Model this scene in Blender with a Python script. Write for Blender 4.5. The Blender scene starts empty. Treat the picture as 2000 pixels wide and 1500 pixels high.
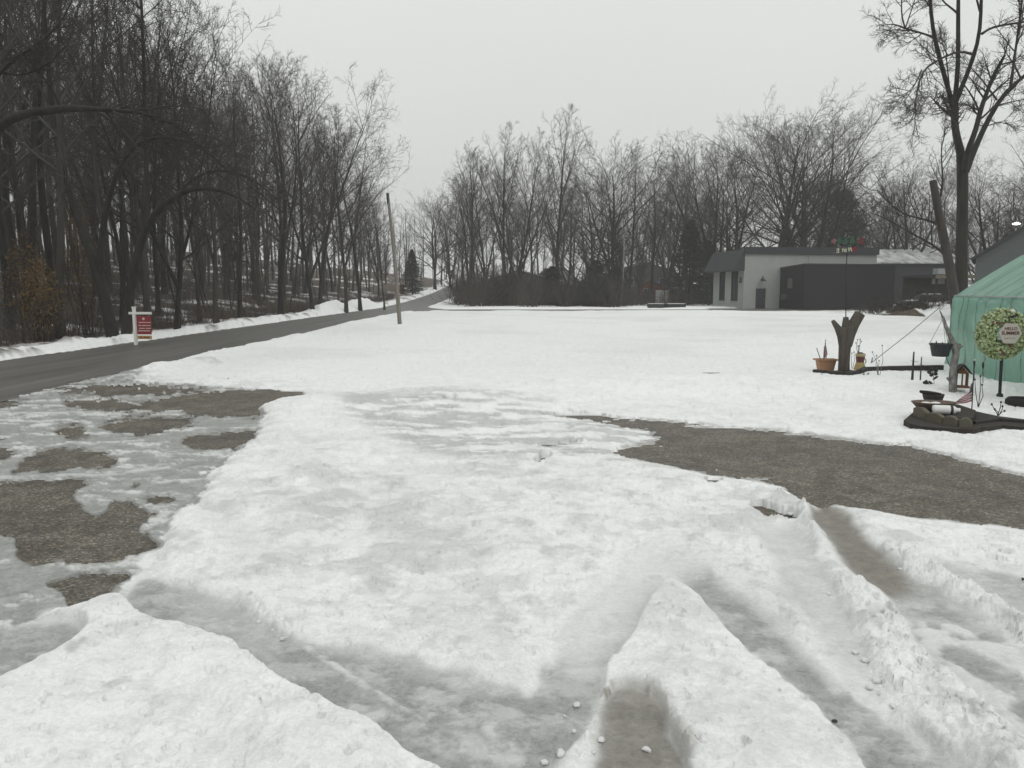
import bpy, math, random
import numpy as np
from mathutils import Vector, Matrix

# ---------------------------------------------------------------- camera, sky, sun, exposure
SC = bpy.context.scene
COL = SC.collection
FPX, CAMH, VH = 1502.0, 2.0, 565.0            # focal length (px of a 2000 px frame), eye height, horizon row
PITCH = math.atan((750.0 - VH) / FPX)
cam_d = bpy.data.cameras.new('camera'); cam = bpy.data.objects.new('camera', cam_d); COL.objects.link(cam)
cam_d.sensor_width = 36.0; cam_d.lens = 36.0 * FPX / 2000.0
cam_d.clip_start = 0.05; cam_d.clip_end = 4000.0
cam.location = (0, 0, CAMH); cam.rotation_euler = (math.pi / 2 - PITCH, 0, 0)
SC.camera = cam
SC.view_settings.view_transform = 'Standard'; SC.view_settings.look = 'None'
SC.view_settings.exposure = 0.0; SC.view_settings.gamma = 1.0
SC.cycles.max_bounces = 6; SC.cycles.diffuse_bounces = 3; SC.cycles.glossy_bounces = 2
SC.cycles.transparent_max_bounces = 8; SC.cycles.volume_bounces = 1
SC.cycles.transmission_bounces = 3
SUN_EL, SUN_ROT = math.radians(48), math.radians(150)
W = bpy.data.worlds.new('World'); SC.world = W; W.use_nodes = True
wn, wl = W.node_tree.nodes, W.node_tree.links
wn.clear()
w_out = wn.new('ShaderNodeOutputWorld'); w_bg = wn.new('ShaderNodeBackground')
w_sky = wn.new('ShaderNodeTexSky'); w_sky.sky_type = 'NISHITA'; w_sky.sun_disc = False
w_sky.sun_elevation = SUN_EL; w_sky.sun_rotation = SUN_ROT
w_sky.air_density = 1.0; w_sky.dust_density = 4.0
w_hsv = wn.new('ShaderNodeHueSaturation'); w_hsv.inputs['Saturation'].default_value = 0.06; w_hsv.inputs['Value'].default_value = 0.12
wl.new(w_sky.outputs[0], w_hsv.inputs['Color'])
# cloud deck: an even overcast, brighter overhead than at the horizon
w_tc = wn.new('ShaderNodeTexCoord'); w_sep = wn.new('ShaderNodeSeparateXYZ'); wl.new(w_tc.outputs['Generated'], w_sep.inputs[0])
w_rmp = wn.new('ShaderNodeValToRGB'); wl.new(w_sep.outputs['Z'], w_rmp.inputs[0])
cr = w_rmp.color_ramp
cr.elements[0].position = 0.0; cr.elements[0].color = (0.70, 0.715, 0.70, 1)
cr.elements[1].position = 1.0; cr.elements[1].color = (1.06, 1.08, 1.065, 1)
e = cr.elements.new(0.12); e.color = (0.715, 0.732, 0.716, 1)
e = cr.elements.new(0.34); e.color = (0.80, 0.822, 0.800, 1)
e = cr.elements.new(0.6); e.color = (.88, .90, .885, 1)
w_ns = wn.new('ShaderNodeTexNoise'); w_ns.inputs['Scale'].default_value = 2.2; w_ns.inputs['Detail'].default_value = 4
wl.new(w_tc.outputs['Generated'], w_ns.inputs['Vector'])
w_nr = wn.new('ShaderNodeMapRange'); w_nr.inputs[3].default_value = 0.955; w_nr.inputs[4].default_value = 1.045
wl.new(w_ns.outputs[0], w_nr.inputs[0])
w_sc = wn.new('ShaderNodeVectorMath'); w_sc.operation = 'SCALE'
wl.new(w_rmp.outputs[0], w_sc.inputs[0]); wl.new(w_nr.outputs[0], w_sc.inputs['Scale'])
w_mix = wn.new('ShaderNodeMix'); w_mix.data_type = 'RGBA'; w_mix.inputs[0].default_value = 0.92
wl.new(w_hsv.outputs[0], w_mix.inputs[6]); wl.new(w_sc.outputs[0], w_mix.inputs[7])
wl.new(w_mix.outputs[2], w_bg.inputs[0]); w_bg.inputs[1].default_value = 1.0
wl.new(w_bg.outputs[0], w_out.inputs[0])
sun_d = bpy.data.lights.new('sun', 'SUN'); sun = bpy.data.objects.new('sun', sun_d); COL.objects.link(sun)
sun_d.energy = 0.5; sun_d.angle = math.radians(40); sun_d.color = (1.0, 0.985, 0.96)
sun.rotation_euler = (math.radians(90) - SUN_EL, 0, math.pi - SUN_ROT)

# ---------------------------------------------------------------- helpers
def ray(u, v):
    a, b = (u - 1000.0) / FPX, (v - 750.0) / FPX
    return a, math.cos(PITCH) - b * math.sin(PITCH), -math.sin(PITCH) - b * math.cos(PITCH)
def at(u, v, Y):
    a, dy, dz = ray(u, v); t = Y / dy
    return Vector((t * a, Y, CAMH + t * dz))
def sstep(a, b, x):
    t = np.clip((np.asarray(x, float) - a) / (b - a), 0, 1)
    return t * t * (3 - 2 * t)
def terrain(x, y):
    x = np.asarray(x, float); y = np.asarray(y, float)
    d = np.clip(y - (84 + 28 * sstep(-6, 14, x)), 0, 118)
    z = 0.012 * d + 0.00022 * d * d
    w = np.clip(-17.0 - x, 0, 70)
    z = z + 0.105 * w * sstep(0, 8, w)
    z = z + 0.25 * sstep(52, 66, y) * sstep(30, 40, x)
    return z
def tz(x, y): return float(terrain(x, y))
def ground(u, v, lift=0.0):
    Y = 10.0
    a, dy, dz = ray(u, v)
    t = (lift - CAMH) / dz
    return Vector((t * a, t * dy, lift))
def hash2(ix, iy, seed):
    h = (ix.astype(np.int64) * 374761393 + iy.astype(np.int64) * 668265263 + seed * 1274126177) & 0xffffffff
    h = ((h ^ (h >> 13)) * 1103515245) & 0xffffffff
    h = ((h ^ (h >> 16)) * 2246822519) & 0xffffffff
    h = h ^ (h >> 15)
    return (h & 0xffffff).astype(float) / 0xffffff
def vnoise(x, y, seed=0):
    ix, iy = np.floor(x), np.floor(y); fx, fy = x - ix, y - iy
    sx, sy = fx * fx * fx * (fx * (fx * 6 - 15) + 10), fy * fy * fy * (fy * (fy * 6 - 15) + 10)
    a, b = hash2(ix, iy, seed), hash2(ix + 1, iy, seed)
    c, d = hash2(ix, iy + 1, seed), hash2(ix + 1, iy + 1, seed)
    return 2 * ((a * (1 - sx) + b * sx) * (1 - sy) + (c * (1 - sx) + d * sx) * sy) - 1
def fbm(x, y, seed=0, octs=4, gain=0.5):
    s, amp, f = 0, 1.0, 1.0
    for o in range(octs):
        c, sn = math.cos(o * 1.1), math.sin(o * 1.1)
        s = s + amp * vnoise((x * c - y * sn) * f, (x * sn + y * c) * f, seed + 17 * o); amp *= gain; f *= 2.03
    return s
def lumps(x, y, cell, seed, prob=0.6, rmin=0.25, rmax=0.6):
    X, Y = x / cell, y / cell; ix, iy = np.floor(X), np.floor(Y); out = np.zeros_like(X)
    for dx in (-1, 0, 1):
        for dy in (-1, 0, 1):
            cx, cy = ix + dx, iy + dy
            px, py = cx + hash2(cx, cy, seed), cy + hash2(cx, cy, seed + 1)
            r = (rmin + (rmax - rmin) * hash2(cx, cy, seed + 2)) * (hash2(cx, cy, seed + 3) < prob)
            th = 6.28 * hash2(cx, cy, seed + 4); ex, ey = X - px, Y - py
            rx, ry = ex * np.cos(th) + ey * np.sin(th), (ey * np.cos(th) - ex * np.sin(th)) * (1 + .6 * hash2(cx, cy, seed + 5))
            dd = .45 * np.hypot(rx, ry) + .55 * np.maximum(np.abs(rx), np.abs(ry)) 
            tilt = (hash2(cx, cy, seed + 6) - .5) * rx * .9 + (hash2(cx, cy, seed + 7) - .5) * ry * .9
            out = np.maximum(out, np.minimum(np.sqrt(np.clip(r * r - dd * dd, 0, None)), r * .72) + tilt * (dd < r))
    return out * cell
# ---- meshes
def new_mesh(name, V, F, smooth=True):
    """V (n,3), F (m,4) or (m,3) index arrays"""
    me = bpy.data.meshes.new(name)
    V = np.asarray(V, np.float32); F = np.asarray(F, np.int32)
    k = F.shape[1]
    me.vertices.add(len(V)); me.vertices.foreach_set('co', V.ravel())
    me.loops.add(F.size); me.loops.foreach_set('vertex_index', F.ravel())
    me.polygons.add(len(F)); me.polygons.foreach_set('loop_start', np.arange(0, F.size, k, dtype=np.int32))
    if smooth: me.polygons.foreach_set('use_smooth', np.ones(len(F), bool))
    me.update(calc_edges=True)
    return me
def link(name, me, mat=None, parent=None, loc=None):
    if mat is not None and not me.materials: me.materials.append(mat)
    o = bpy.data.objects.new(name, me); COL.objects.link(o)
    if loc is not None: o.location = loc
    if parent is not None: o.parent = parent
    return o
def tag(o, label=None, cat=None, group=None, kind=None):
    if label: o['label'] = label
    if cat: o['category'] = cat
    if group: o['group'] = group
    if kind: o['kind'] = kind
    return o
def thing(name, label, cat, loc=(0, 0, 0), rz=0.0, group=None, scale=1.0):
    o = bpy.data.objects.new(name, None); COL.objects.link(o)
    o.location = loc; o.rotation_euler = (0, 0, rz); o.scale = (scale,) * 3; o.empty_display_size = 0.2
    return tag(o, label, cat, group)
class MB:
    """collects polygons for one mesh"""
    def __init__(s): s.v = []; s.f = []; s.sm = []
    def add(s, vs, fs, smooth=False):
        b = len(s.v); s.v += [tuple(p) for p in vs]; s.f += [tuple(i + b for i in f) for f in fs]; s.sm += [smooth] * len(fs); return s
    def box(s, c, size, rz=0.0, rx=0.0, ry=0.0):
        M = Matrix.Rotation(rz, 3, 'Z') @ Matrix.Rotation(ry, 3, 'Y') @ Matrix.Rotation(rx, 3, 'X')
        vs = [Vector(c) + M @ Vector((sx * size[0] / 2, sy * size[1] / 2, sz * size[2] / 2)) for sz in (-1, 1) for sx, sy in ((-1, -1), (1, -1), (1, 1), (-1, 1))]
        return s.add(vs, [(3, 2, 1, 0), (4, 5, 6, 7), (0, 1, 5, 4), (1, 2, 6, 5), (2, 3, 7, 6), (3, 0, 4, 7)])
    def tube(s, pts, rad, sides=8, cap=True):
        pts = [Vector(p) for p in pts]; n = len(pts)
        if not hasattr(rad, '__len__'): rad = [rad] * n
        vs = []; N = None
        for i, p in enumerate(pts):
            t = (pts[min(i + 1, n - 1)] - pts[max(i - 1, 0)]).normalized()
            if N is None: N = t.cross(Vector((0, 0, 1)) if abs(t.z) < 0.9 else Vector((1, 0, 0))).normalized()
            N = (N - t * N.dot(t)).normalized(); B = t.cross(N)
            vs += [p + (N * math.cos(2 * math.pi * k / sides) + B * math.sin(2 * math.pi * k / sides)) * rad[i] for k in range(sides)]
        fs = [(i * sides + k, i * sides + (k + 1) % sides, (i + 1) * sides + (k + 1) % sides, (i + 1) * sides + k) for i in range(n - 1) for k in range(sides)]
        s.add(vs, fs, True)
        if cap:
            b = len(s.v) - len(vs)
            s.f += [tuple(b + k for k in range(sides - 1, -1, -1)), tuple(b + (n - 1) * sides + k for k in range(sides))]; s.sm += [False, False]
        return s
    def lathe(s, prof, segs=20, c=(0, 0, 0), sq=None):
        c = Vector(c); vs = []
        for r, z in prof:
            for k in range(segs):
                a = 2 * math.pi * k / segs
                vs.append(c + Vector((r * math.cos(a), r * math.sin(a), z)))
        n = len(prof)
        fs = [(i * segs + k, i * segs + (k + 1) % segs, (i + 1) * segs + (k + 1) % segs, (i + 1) * segs + k) for i in range(n - 1) for k in range(segs)]
        return s.add(vs, fs, True)
    def prism(s, poly, h, M=None):
        """poly: 2D list extruded along local z by h, placed by Matrix M"""
        M = M or Matrix.Identity(4); n = len(poly)
        vs = [M @ Vector((x, y, 0)) for x, y in poly] + [M @ Vector((x, y, h)) for x, y in poly]
        return s.add(vs, [tuple(range(n - 1, -1, -1)), tuple(range(n, 2 * n))] + [(i, (i + 1) % n, n + (i + 1) % n, n + i) for i in range(n)])
    def build(s, name, mat=None, parent=None, bevel=0.0, loc=None):
        me = bpy.data.meshes.new(name); me.from_pydata(s.v, [], s.f)
        me.polygons.foreach_set('use_smooth', s.sm); me.update()
        o = link(name, me, mat, parent, loc)
        if bevel:
            m = o.modifiers.new('bevel', 'BEVEL'); m.width = bevel; m.segments = 2; m.limit_method = 'ANGLE'
        return o
# ---- materials
def mat(name, col, rough=0.7, var=0.25, scale=6.0, bump=0.0, bscale=40.0, metal=0.0, col2=None, stretch=None):
    m = bpy.data.materials.new(name); m.use_nodes = True
    n, l = m.node_tree.nodes, m.node_tree.links
    p = n['Principled BSDF']; p.inputs['Roughness'].default_value = rough; p.inputs['Metallic'].default_value = metal
    tc = n.new('ShaderNodeTexCoord'); mp = n.new('ShaderNodeMapping'); l.new(tc.outputs['Object'], mp.inputs[0])
    if stretch: mp.inputs['Scale'].default_value = stretch
    ns = n.new('ShaderNodeTexNoise'); ns.inputs['Scale'].default_value = scale; ns.inputs['Detail'].default_value = 6; ns.inputs['Roughness'].default_value = 0.65
    l.new(mp.outputs[0], ns.inputs['Vector'])
    rp = n.new('ShaderNodeValToRGB'); l.new(ns.outputs[0], rp.inputs[0])
    c2 = col2 or tuple(c * (1 + var) for c in col)
    c1 = tuple(c * (1 - var) for c in col) if not col2 else col
    rp.color_ramp.elements[0].position = 0.3; rp.color_ramp.elements[0].color = (*c1, 1)
    rp.color_ramp.elements[1].position = 0.7; rp.color_ramp.elements[1].color = (*c2, 1)
    l.new(rp.outputs[0], p.inputs['Base Color'])
    if bump:
        nb = n.new('ShaderNodeTexNoise'); nb.inputs['Scale'].default_value = bscale; nb.inputs['Detail'].default_value = 5
        l.new(mp.outputs[0], nb.inputs['Vector'])
        bm = n.new('ShaderNodeBump'); bm.inputs['Strength'].default_value = bump; bm.inputs['Distance'].default_value = 0.02
        l.new(nb.outputs[0], bm.inputs['Height']); l.new(bm.outputs[0], p.inputs['Normal'])
    return m

# ---------------------------------------------------------------- ground: asphalt base, then snow and ice lying on it
# world-space outlines, read off the photograph's ground plane
U0, U1, V0, V1, ST = -1000, 3000, 640, 2140, 2.3
gu = np.arange(U0, U1 + .1, ST); gv = np.arange(V0, V1 + .1, ST)
GU, GV = np.meshgrid(gu, gv)
a_, b_ = (GU - 1000) / FPX, (GV - 750) / FPX
t_ = CAMH / (math.sin(PITCH) + b_ * math.cos(PITCH))
GX, GY = t_ * a_, t_ * (math.cos(PITCH) - b_ * math.sin(PITCH))
px_ = FPX / np.maximum(GY, 2.0)                                  # pixels per metre, to keep the wander of an edge in metres
def wander(a1, a2): return (a1 * fbm(GX * 1.7, GY * 1.7, 101, 3) + a2 * fbm(GX * 7.5, GY * 7.5, 103, 4, .6)) * px_, (a1 * fbm(GX * 1.7, GY * 1.7, 105, 3) + a2 * fbm(GX * 7.5, GY * 7.5, 107, 4, .6)) * px_ * np.clip((GV - VH) / 935, .12, 1)
WU_, WV_ = wander(.030, .022); SU_, SV_ = wander(.012, .010)
def fill(poly, calm=False):
    U, V = (GU + SU_, GV + SV_) if calm else (GU + WU_, GV + WV_)
    m = np.zeros(GU.shape, bool); n = len(poly)
    for i in range(n):
        (x0, y0), (x1, y1) = poly[i], poly[(i + 1) % n]
        if y0 == y1: continue
        c = ((V >= min(y0, y1)) & (V < max(y0, y1)))
        xi = x0 + (V - y0) * (x1 - x0) / (y1 - y0)
        m ^= c & (U < xi)
    return m.astype(float)
def band(pts):
    """pts: (u, v, width px across, measured horizontally or vertically) polyline -> soft stroke 0..1"""
    best = np.zeros(GU.shape)
    for (x0, y0, w0), (x1, y1, w1) in zip(pts[:-1], pts[1:]):
        dx, dy = x1 - x0, y1 - y0; L2 = dx * dx + dy * dy
        t = np.clip(((GU - x0) * dx + (GV - y0) * dy) / L2, 0, 1)
        d = np.hypot(GU - x0 - t * dx, GV - y0 - t * dy); w = w0 + t * (w1 - w0)
        best = np.maximum(best, np.clip(1 - (d / w) ** 2, 0, 1))
    return best
def blur(a, px, py=None):
    for ax, s in ((1, px), (0, py if py is not None else px)):
        r = max(1, int(round(s / ST)))
        for _ in range(2):
            p = np.concatenate([np.repeat(np.take(a, [0], ax), r + 1, ax), a, np.repeat(np.take(a, [-1], ax), r, ax)], ax)
            c = np.cumsum(p, ax); k = 2 * r + 1
            a = (np.take(c, range(k, c.shape[ax]), ax) - np.take(c, range(0, c.shape[ax] - k), ax)) / k
    return a
LOT = [(-520, 860), (-520, 790), (0, 762), (80, 748), (165, 735), (300, 712), (262, 748), (450, 757), (640, 770), (705, 779), (540, 784), (504, 794), (518, 805), (504, 847),
       (480, 875), (455, 900), (423, 924), (389, 959), (370, 1000), (300, 1064), (287, 1120), (245, 1155), (196, 1180), (140, 1190), (60, 1203), (0, 1225), (-520, 1350)]
HOLES = [
 [(88, 770), (175, 752), (298, 751), (416, 758), (385, 766), (280, 773), (210, 775), (168, 770)],
 [(350, 773), (455, 763), (595, 765), (651, 773), (525, 780), (500, 791), (521, 814), (437, 812), (350, 812), (420, 794), (402, 787), (315, 801), (192, 801), (150, 800), (315, 784)],
 [(115, 784), (210, 780), (262, 787), (175, 796), (130, 796)],
 [(192, 831), (245, 817), (350, 815), (395, 826), (350, 840), (297, 847), (266, 852), (227, 843)],
 [(98, 840), (133, 835), (168, 835), (165, 847), (196, 854), (140, 857)],
 [(378, 850), (507, 840), (490, 864), (465, 882), (378, 880), (357, 861)],
 [(17, 924), (77, 882), (140, 879), (203, 885), (231, 901), (210, 915), (140, 915), (87, 924)],
 [(-400, 960), (-70, 945), (122, 936), (185, 940), (140, 955), (136, 973), (168, 1004), (196, 1004), (224, 983), (252, 983), (304, 1001), (287, 1015), (266, 1036), (304, 1064), (269, 1085), (175, 1109), (122, 1092), (59, 1109), (35, 1085), (38, 1057), (0, 1043), (-105, 1050), (-400, 1090)],
 [(94, 1141), (175, 1123), (266, 1125), (227, 1151), (175, 1183), (140, 1188), (122, 1169), (105, 1155)],
 [(-300, 876), (28, 878), (14, 896), (-300, 915)], [(-300, 775), (63, 784), (0, 798), (-300, 830)], [(-200, 855), (32, 860), (0, 869), (-200, 880)],
 [(287, 976), (332, 969), (340, 980), (304, 990)], [(115, 826), (165, 820), (150, 828), (120, 829)], [(300, 869), (350, 861), (345, 867)], [(240, 949), (268, 946), (262, 951)]]
ASPH_R = [(1030, 800), (1140, 806), (1230, 820), (1280, 824), (1380, 836), (1500, 844), (1640, 858), (1735, 872), (1775, 868), (1824, 886), (1900, 906), (2000, 932), (2500, 1060), (2500, 1200), (2100, 1060),
          (1980, 1034), (1840, 1016), (1740, 1003), (1692, 996), (1640, 984), (1600, 1000), (1556, 976), (1528, 948), (1480, 938), (1400, 934), (1360, 924), (1300, 906), (1230, 896), (1176, 888), (1216, 876), (1300, 860), (1270, 845), (1190, 830)]
HOLE_R = [[(1461, 994), (1500, 992), (1536, 1004), (1576, 1020), (1560, 1028), (1524, 1020), (1472, 1008)], [(1040, 872), (1110, 864), (1178, 864), (1110, 872), (1075, 878)], [(1036, 914), (1050, 897), (1092, 892), (1060, 908)],
          [(832, 797), (880, 794), (930, 798), (870, 800)], [(930, 833), (950, 835), (935, 837)], [(772, 868), (800, 866), (790, 871)], [(1365, 935), (1420, 940), (1390, 949)]]
RUTS = [  # grey ice
 [(231, 1180), (287, 1128), (385, 1160), (472, 1184), (500, 1222), (560, 1245), (640, 1262), (700, 1273), (857, 1297), (945, 1329), (1036, 1371), (1053, 1336), (1078, 1287), (1113, 1217), (1160, 1170), (1225, 1120), (1265, 1085), (1310, 1078), (1350, 1095),
  (1400, 1128), (1472, 1178), (1540, 1222), (1580, 1262), (1620, 1315), (1660, 1358), (1720, 1410), (1840, 1500), (2200, 1780), (2050, 1900), (1780, 1580), (1676, 1492), (1652, 1460), (1600, 1400), (1540, 1344), (1480, 1284), (1420, 1240), (1372, 1188), (1328, 1158),
  (1316, 1149), (1290, 1165), (1242, 1231), (1190, 1305), (1165, 1371), (1172, 1420), (1120, 1490), (1060, 1620), (900, 1560), (820, 1500), (700, 1436), (644, 1405), (591, 1376), (525, 1335), (490, 1310), (455, 1278), (385, 1257), (350, 1246), (315, 1248), (273, 1222), (248, 1201)],
 [(1472, 1032), (1556, 1036), (1588, 1068), (1612, 1128), (1640, 1172), (1680, 1240), (1700, 1284), (1702, 1324), (1732, 1372), (1800, 1428), (1840, 1468), (1880, 1500), (2060, 1640), (1950, 1640), (1760, 1400), (1700, 1352), (1650, 1300), (1610, 1240), (1560, 1190), (1530, 1150), (1508, 1092)],
 [(1580, 1005), (1640, 990), (1684, 1056), (1740, 1105), (1812, 1145), (1870, 1185), (1960, 1260), (2000, 1290), (2500, 1560), (2500, 1780), (2000, 1482), (1980, 1450), (1940, 1402), (1900, 1362), (1856, 1330), (1820, 1290), (1780, 1230), (1732, 1172), (1660, 1116), (1612, 1060)],
 [(1690, 1052), (1760, 1076), (1860, 1114), (2000, 1128), (2500, 1220), (2500, 1500), (2000, 1218), (1932, 1180), (1860, 1135), (1790, 1092)],
 [(-520, 1240), (0, 1230), (120, 1225), (178, 1250), (130, 1290), (70, 1317), (0, 1360), (-520, 1600)],
 [(1169, 1381), (1190, 1359), (1225, 1355), (1260, 1366), (1288, 1395), (1297, 1437), (1316, 1472), (1350, 1560), (1380, 1700), (1120, 1700), (1140, 1500), (1165, 1437)]]
n1 = fbm(GX * 1.3, GY * 1.3, 3, 5, .55); n2 = fbm(GX * 7, GY * 7, 11, 4, .55); n3 = fbm(GX * 0.45, GY * 0.45, 23, 3)
nst = fbm(GX * 1.2 + GY * .15, GY * 4.5, 37, 5, .6)            # streaks drawn out across the drive
_w = WU_, WV_; WU_, WV_ = wander(.075, .045); lot = fill(LOT); WU_, WV_ = _w
hole = np.zeros(GU.shape)
for h in HOLES: hole = np.maximum(hole, fill(h))
asph_l = blur(hole, 5, 3.5) * lot
asr = fill(ASPH_R)
hr = np.zeros(GU.shape)
for h in HOLE_R: hr = np.maximum(hr, fill(h))
nearw = np.clip((GV - 700) / 300, .25, 1)
amask = sstep(.01, .12, np.maximum(np.maximum(blur(asr, 22, 12), blur(hr, 9, 5)), asph_l))
asph = amask * np.maximum(asph_l + .33 * n2 * (lot > 0) + .12 * n1 * (lot > 0), np.maximum(blur(asr, 11, 6) + .24 * nst * (.3 + .7 * (GU < 1560)) + .16 * n2 , blur(hr, 5, 3) + .16 * n2))
rut = np.zeros(GU.shape)
for r in RUTS: rut = np.maximum(rut, fill(r))
rimsnow = sstep(.05, .45, band([(1172, 1366, 7), (1166, 1400, 11), (1156, 1440, 15), (1130, 1485, 24), (1095, 1540, 34)]) + .12 * n2)
rut = rut * (1 - rimsnow)
ML = [(-520, 1560), (0, 1360), (70, 1317), (130, 1290), (178, 1250), (150, 1222), (60, 1205), (130, 1188), (196, 1180), (231, 1181), (248, 1201), (273, 1222), (315, 1247), (350, 1245), (385, 1257), (455, 1278), (490, 1310), (525, 1335), (591, 1376), (644, 1405), (700, 1436), (820, 1500), (1000, 1620), (900, 2100), (-520, 2100)]
MC = [(1316, 1147), (1328, 1156), (1372, 1188), (1420, 1240), (1480, 1284), (1540, 1344), (1600, 1400), (1652, 1460), (1676, 1492), (1900, 1720), (1400, 1720), (1330, 1490), (1300, 1437), (1288, 1395), (1260, 1364), (1225, 1353), (1190, 1357), (1169, 1381), (1165, 1371), (1190, 1305), (1242, 1231), (1295, 1154)]
mnd = blur(np.maximum(fill(ML, True), fill(MC, True)), 5, 4)
rut_x = np.maximum(rut, np.maximum(fill(ML, True), fill(MC, True)))
soft = blur(rut_x, 9, 7) * (1 - mnd); softw = blur(rut_x, 26, 18) * (1 - mnd)
# how clear the ice is: pale and frosted where the tracks fade out, clear grey where they are worn down
clear = 1 - np.maximum.reduce([band([(1130, 1250, 90), (1240, 1120, 110), (1330, 1080, 80)]) * .75, band([(1440, 1110, 60), (1530, 1190, 50), (1640, 1330, 34)]) * .6, band([(1510, 1040, 60), (1570, 1130, 60), (1640, 1240, 50), (1700, 1350, 40)]) * .55,
                               band([(960, 1340, 40), (830, 1300, 40), (640, 1250, 40)]) * .2, band([(400, 1190, 60), (460, 1230, 60), (520, 1270, 40)]) * .25, band([(1750, 1070, 30), (1900, 1150, 40), (2000, 1190, 60)]) * .3])
icef = np.maximum(soft, blur(lot, 5, 3))
# slushy middle of the drive: patchy grey ice in streaks
mid = blur(fill([(640, 788), (830, 786), (1050, 796), (1250, 828), (1330, 860), (1240, 900), (1100, 925), (930, 905), (780, 880), (700, 830)]), 40, 14)
mid2 = blur(fill([(300, 712), (262, 748), (165, 738), (280, 712), (480, 702), (420, 716)]), 14, 4)
mid3 = blur(fill([(1000, 905), (1200, 895), (1300, 930), (1150, 960), (900, 950), (700, 900)]), 60, 18) * .55
midice = np.clip(np.maximum(np.maximum(mid, mid2), mid3) * 1.25 * sstep(-.35, .45, nst + .25 * n3), 0, 1)
# soft worn passages of the tracks
wear = np.maximum.reduce([band([(1180, 1190, 60), (1260, 1110, 55), (1330, 1090, 45), (1430, 1150, 40)]) * .55,
                          band([(1490, 1020, 30), (1540, 1140, 34), (1600, 1240, 34), (1700, 1370, 40)]) * .75,
                          band([(860, 1180, 90), (960, 1260, 70), (1010, 1330, 40)]) * .35,
                          band([(640, 1000, 60), (700, 1010, 60)]) * .2,
                          band([(400, 1000, 26), (480, 1060, 50), (440, 1040, 30)]) * .5])
ice = np.clip(icef + midice * (1 - icef), 0, 1)
ice = np.clip(np.maximum(ice, wear * (0.75 + .35 * n1)), 0, 1)
snowcov = 1 - sstep(.12, .88, ice + .10 * n1 + .12 * n2)
# loose snow left on the ice
flecks = sstep(.1, 1.3, fbm(GX * 2.6, GY * 4.2, 71, 6, .75) + .35 * nst)
streak = np.maximum.reduce([band([(590, 1262, 9), (700, 1335, 10), (790, 1392, 8), (850, 1420, 4)]) * .8, band([(700, 1390, 30), (830, 1440, 30), (930, 1470, 40), (1010, 1490, 20)]) * .65,
                            band([(960, 1430, 26), (1010, 1455, 30)]) * .8, band([(1760, 1400, 8), (1700, 1375, 12), (1620, 1300, 14)]) * .9,
                            band([(-300, 925, 5), (20, 935, 6), (180, 930, 5), (330, 915, 4)]) * .6, band([(-100, 790, 3), (150, 784, 2.5), (300, 772, 2), (470, 764, 2)]) * .9,
                            band([(-100, 812, 3), (200, 806, 3), (400, 800, 2.5), (500, 792, 2)]) * .7, band([(60, 770, 2), (200, 757, 2), (300, 735, 2), (330, 722, 2)]) * .7])
loose = np.clip(np.maximum(flecks * np.where(lot > .5, .8, .42), streak * sstep(-.9, .2, n2)), 0, 1)
right_ice = blur(fill([(1750, 1180), (1850, 1190), (2000, 1260), (2500, 1500), (2500, 1800), (2000, 1480), (1900, 1370), (1800, 1270)]), 20)
loose = np.maximum(loose, right_ice * sstep(.0, .7, fbm(GX * 4, GY * 4, 91, 4) + .3))
# heights (metres above the asphalt)
shoulder = np.clip(1 - softw, 0, 1)
deep = blur(np.maximum(rut, lot), 70, 40) * (1 - .8 * mnd)
snow_h = .010 + .016 * sstep(.1, 1, shoulder) + .028 * (1 - deep)
mound = np.maximum.reduce([band([(-300, 1500, 220), (100, 1330, 120), (220, 1215, 60), (330, 1275, 60), (480, 1340, 90), (650, 1500, 160)]) * .13,
                           band([(330, 1075, 55), (380, 1110, 80), (520, 1150, 90)]) * .085, band([(400, 1010, 40), (470, 1000, 50), (560, 960, 60)]) * .07,
                           band([(430, 950, 40), (530, 890, 70), (600, 860, 70), (760, 870, 60)]) * .12, band([(560, 930, 70), (640, 900, 90)]) * .10,
                           band([(1316, 1150, 14), (1300, 1200, 60), (1380, 1330, 130), (1450, 1480, 200)]) * .07,
                           band([(1400, 935, 12), (1460, 950, 26), (1540, 975, 24), (1575, 1005, 20), (1600, 1050, 22)]) * .10,
                           band([(1690, 1180, 40), (1760, 1290, 60), (1820, 1370, 80), (1900, 1430, 80), (1990, 1560, 100)]) * .10,
                           band([(1722, 1088, 12), (1790, 1108, 16), (1870, 1150, 18), (1940, 1190, 20), (2060, 1270, 26)]) * .09,
                           band([(1476, 1166, 14), (1540, 1206, 16), (1620, 1302, 16), (1700, 1378, 14)]) * .03,
                           band([(470, 1190, 16), (520, 1222, 18), (570, 1262, 14)]) * .05,
                           band([(1040, 1480, 30), (1110, 1480, 40), (1165, 1420, 20), (1180, 1380, 16)]) * .07])
mound = blur(mound, 6, 5) * (1 - np.clip(blur(hr, 14, 9) * 1.5, 0, 1))
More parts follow.
